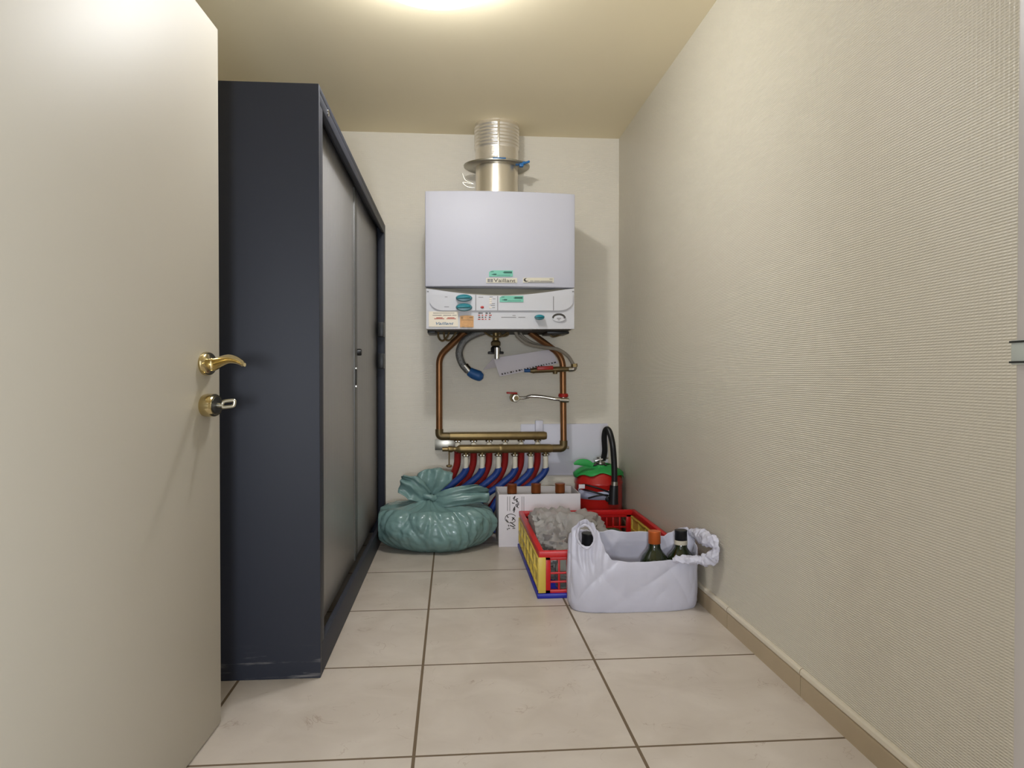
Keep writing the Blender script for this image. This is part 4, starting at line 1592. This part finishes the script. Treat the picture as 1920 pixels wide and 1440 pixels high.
YB = CYc
hp = []
for k in range(24):
    a = 2 * PI * k / 24
    qy = 1006 + 21.0 * math.sin(a)
    hp.append(at(1098 + (qy - 1006) * .12 + 15.5 * math.cos(a), qy, Y=YB - AY * (1.02 if math.cos(a) > -.4 else .86) - .006))
lh = tube(hp, .0052, 10, closed=True)
for v in lh.verts:
    v.co += noise.noise_vector(v.co * 70) * .006
obj('handle', lh, M['film_w'], bag, ang=2.0)
YN = YB - .13
rr_ = wrinkled([at(1262, 1049, Y=YB - .105), at(1290, 1049, Y=YN - .01), at(1318, 1050, Y=YN - .04), at(1338, 1044, Y=YN - .09), at(1347, 1030, Y=YN - .11), at(1341, 1017, Y=YN - .09), at(1327, 1010, Y=YN - .03), at(1312, 1004, Y=YB - .06), at(1303, 1001, Y=YB + .01), at(1296, 1000, Y=YB + .07)],
               lambda u: .012 + .021 * math.sin(u * PI) ** .7, .75, 9, n=16, seg=28, amp=.75)
for v in rr_.verts:
    v.co.x = min(v.co.x, W - .02)
obj('handle', rr_, M['film_w'], bag, ang=2.0)
# bottles in the bag
by_ = YB + .005
bz = .006
bottle('wine_bottle', 'wine bottle with orange capsule, middle one in the white carrier bag', M['cap_or'], (at(1227, 1010, Y=by_).x, by_, bz), M['glass_g'], h=.322, r=.064)
bottle('wine_bottle', 'wine bottle with black capsule and white band, rightmost in carrier bag', M['cap_bk'], (min(at(1288, 1010, Y=by_).x, W - .022 - .072), by_ - .004, bz), M['glass_g'], band=M['cap_bn'], h=.325, r=.064)
bottle('wine_bottle', 'wine bottle with plain black capsule inside the left handle of the carrier bag', M['cap_bk'], (at(1104, 1010, Y=by_).x, by_, bz), M['glass_g'], h=.318, r=.072)

# ------------------------------------------------------------------ green rubbish sack
TX, TYc = at(815, 990, Y=4.30).x, 4.315
KN = at(806, 930, Y=TYc - .02)            # the tie
RX, RYh = .355, .25
sack = thing('rubbish_sack', 'full green plastic rubbish sack tied at the neck beside the cabinet', 'rubbish bag', (TX, TYc, 0))
bm = B()
NU, NV = 220, 90
rings = []
HZ = .30
for j_ in range(NV + 1):
    t_ = j_ / NV
    ring = []
    for i_ in range(NU):
        th = 2 * PI * i_ / NU
        # profile: foot -> belly -> shoulder -> gathered neck
        if t_ < .62:
            a = -PI * .42 + (t_ / .62) * PI * .68
            rad = max(.05, math.cos(a) ** .62 if math.cos(a) > 0 else 0)
            zq = .135 + .145 * math.sin(a) / math.sin(PI * .42)
            g = 0
        else:
            a = -PI * .42 + PI * .68
            r0, z0_ = math.cos(a) ** .62, .135 + .145 * math.sin(a) / math.sin(PI * .42)
            s_ = (t_ - .62) / .38
            rad = r0 * (1 - s_) ** 1.15 + .085 * s_
            zq = z0_ + (KN.z - z0_) * (s_ ** 1.5)
            g = s_
        ctr = Vector((TX, TYc, 0)).lerp(Vector((KN.x, KN.y, 0)), max(0, (t_ - .35) / .65) ** 1.3)
        c_, s2 = math.cos(th), math.sin(th)
        lump = 1 + .10 * noise.noise(Vector((c_ * 1.3, s2 * 1.3, zq * 4 + 3))) + .05 * noise.noise(Vector((c_ * 2.8, s2 * 2.8, zq * 8)))
        q = .25 + .75 * min(1, t_ * 1.3)
        sw = t_ * 1.1                                   # folds swirl a little towards the tie
        pw = .11 * q * (.5 - ridge(c_ * 2.0 + sw, s2 * 2.0, t_ * .8))
        pw += (.085 + .11 * g) * q * (.5 - ridge(c_ * 4.2 - sw, s2 * 4.2, t_ * 1.2 + 5))
        pw += (.04 + .12 * g) * (.4 - ridge(c_ * 8.5, s2 * 8.5 + sw, t_ * 2.2 + 9))
        pw += .02 * (.4 - ridge(c_ * 5 + t_ * 5, s2 * 5, t_ * 9 + 2)) * (1 - g)
        rr = rad * lump * (1 + pw)
        p = Vector((ctr.x + RX * rr * c_, ctr.y + RYh * rr * s2, zq + .02 * noise.noise(Vector((c_ * 2, s2 * 2, 9))) * min(1, t_ * 4) - .03 * g * (1 - g) * ridge(c_ * 3, s2 * 3, 4)))
        p.z = max(.002, p.z)
        p.y = min(p.y, 4.545)
        p.x = max(p.x, CX + .018)
        ring.append(bm.verts.new(p))
    rings.append(ring)
for A, Bq in zip(rings, rings[1:]):
    for k in range(NU):
        bm.faces.new((A[k], A[(k + 1) % NU], Bq[(k + 1) % NU], Bq[k]))
bm.faces.new(list(reversed(rings[0])))
bm.faces.new(rings[-1])
obj('sack_body', bm, M['sack'], sack, ang=2.2)
# the tie: a twisted band of film round the neck
path = [KN + Vector((.05 * math.cos(a), .045 * math.sin(a), .008 * math.sin(a * 2))) for a in lsp(0, 2 * PI, 28)[:-1]]
kb = tube(path, .018, 10, closed=True)
for v in kb.verts:
    v.co += noise.noise_vector(v.co * 40) * .008
obj('knot', kb, M['sack'], sack, ang=2.0)


def flap(spine, widths, seed, th=.002, n=26, m=18, up=(1, 0, 0), ripple=.02):
    """loose end of the sack: a fan of film from the tie; widths along `up`"""
    sp_ = spline(spine, 7)
    bm = B()
    L = len(sp_)
    U_ = Vector(up).normalized()
    rows = []
    for a_, p in enumerate(sp_):
        t_ = a_ / (L - 1)
        k = t_ * (len(widths) - 1)
        i0 = min(int(k), len(widths) - 2)
        wd = widths[i0] + (widths[i0 + 1] - widths[i0]) * (k - i0)
        row = []
        for b_ in range(m + 1):
            s_ = b_ / m * 2 - 1
            rp = ripple * t_ * math.sin(s_ * 7 + seed) + .02 * t_ * noise.noise(Vector((s_ * 2.5, t_ * 3, seed))) + ripple * .4 * noise.noise(Vector((s_ * 7, t_ * 5, seed)))
            q = p + U_ * (s_ * wd) + Vector((0, -1, .2)) * rp + Vector((0, 0, -.03 * s_ * s_ * t_))
            q += (noise.noise_vector(Vector((s_ * 3, t_ * 4, seed + 5))) * .014 * t_)
            row.append(bm.verts.new(q))
        rows.append(row)
    for A, Bq in zip(rows, rows[1:]):
        for k in range(m):
            bm.faces.new((A[k], A[k + 1], Bq[k + 1], Bq[k]))
    return bm


def add_flap(bm):
    o = obj('loose_end', bm, M['sack'], sack, ang=2.2)
    mo_ = o.modifiers.new('solid', 'SOLIDIFY')
    mo_.thickness = .002
    return o


yk = KN.y
add_flap(flap([KN + Vector((0, 0, -.01)), at(808, 913, Y=yk - .02), at(815, 897, Y=yk - .03), at(816, 880, Y=yk - .01), at(820, 878, Y=yk + .06)], [.03, .075, .105, .1, .075], 1.0))
add_flap(flap([KN + Vector((0, -.02, -.005)), at(790, 920, Y=yk - .06), at(773, 908, Y=yk - .07), at(752, 897, Y=yk - .06)], [.03, .06, .075, .05], 3.4, up=(.35, 0, 1)))
add_flap(flap([KN + Vector((.02, -.02, -.01)), at(832, 932, Y=yk - .08), at(862, 925, Y=yk - .09), at(892, 920, Y=yk - .08), at(915, 921, Y=yk - .06)], [.025, .05, .06, .055, .035], 5.1, up=(.1, .25, 1)))

# ------------------------------------------------------------------ ceiling lamp
LX, LYc, LR = at(818, 8, Y=2.9).x, 2.76, .255
lamp = thing('ceiling_lamp', 'round white glowing ceiling lamp above the corridor', 'lamp', (LX, LYc, CEIL))
obj('lamp_base', lathe([(0, 0), (LR * .7, 0), (LR * .7, -.02), (0, -.02)], (LX, LYc, CEIL), 'Z', 48), M['whitepl'], lamp)
obj('lamp_shade', lathe([(LR * .6, -.015), (LR * .86, -.024), (LR * .97, -.042), (LR, -.056), (LR * .96, -.072), (LR * .82, -.086), (LR * .55, -.097), (LR * .25, -.102), (0, -.103)], (LX, LYc, CEIL), 'Z', 48), M['lamp'], lamp)
bl = bpy.data.lights.new('bulb', 'POINT')
bl.energy = BULB
bl.shadow_soft_size = .045
bl.color = (.97, .985, 1.0)
bo_ = bpy.data.objects.new('bulb', bl)
bo_.location = (LX, LYc, CEIL - .055)
C.objects.link(bo_)

# unseen hall light, set low and tilted up to brighten the ceiling, plus ambient
hl = bpy.data.lights.new('hall_fill', 'AREA')
hl.shape = 'DISK'
hl.size = .4
hl.energy = 52
hl.color = (.86, .92, 1.0)
ho = bpy.data.objects.new('hall_fill', hl)
ho.location = (-.1, -1.5, 1.0)
ho.rotation_euler = (math.radians(104), 0, math.radians(-3))
C.objects.link(ho)

w = bpy.data.worlds.new('hall')
bpy.context.scene.world = w
w.use_nodes = True
bg = w.node_tree.nodes['Background']
bg.inputs['Color'].default_value = (.92, .95, 1.0, 1)
bg.inputs['Strength'].default_value = 1.5

vs = bpy.context.scene.view_settings
vs.view_transform = 'Standard'
vs.look = 'None'
vs.exposure = 0.1
vs.gamma = 1.0
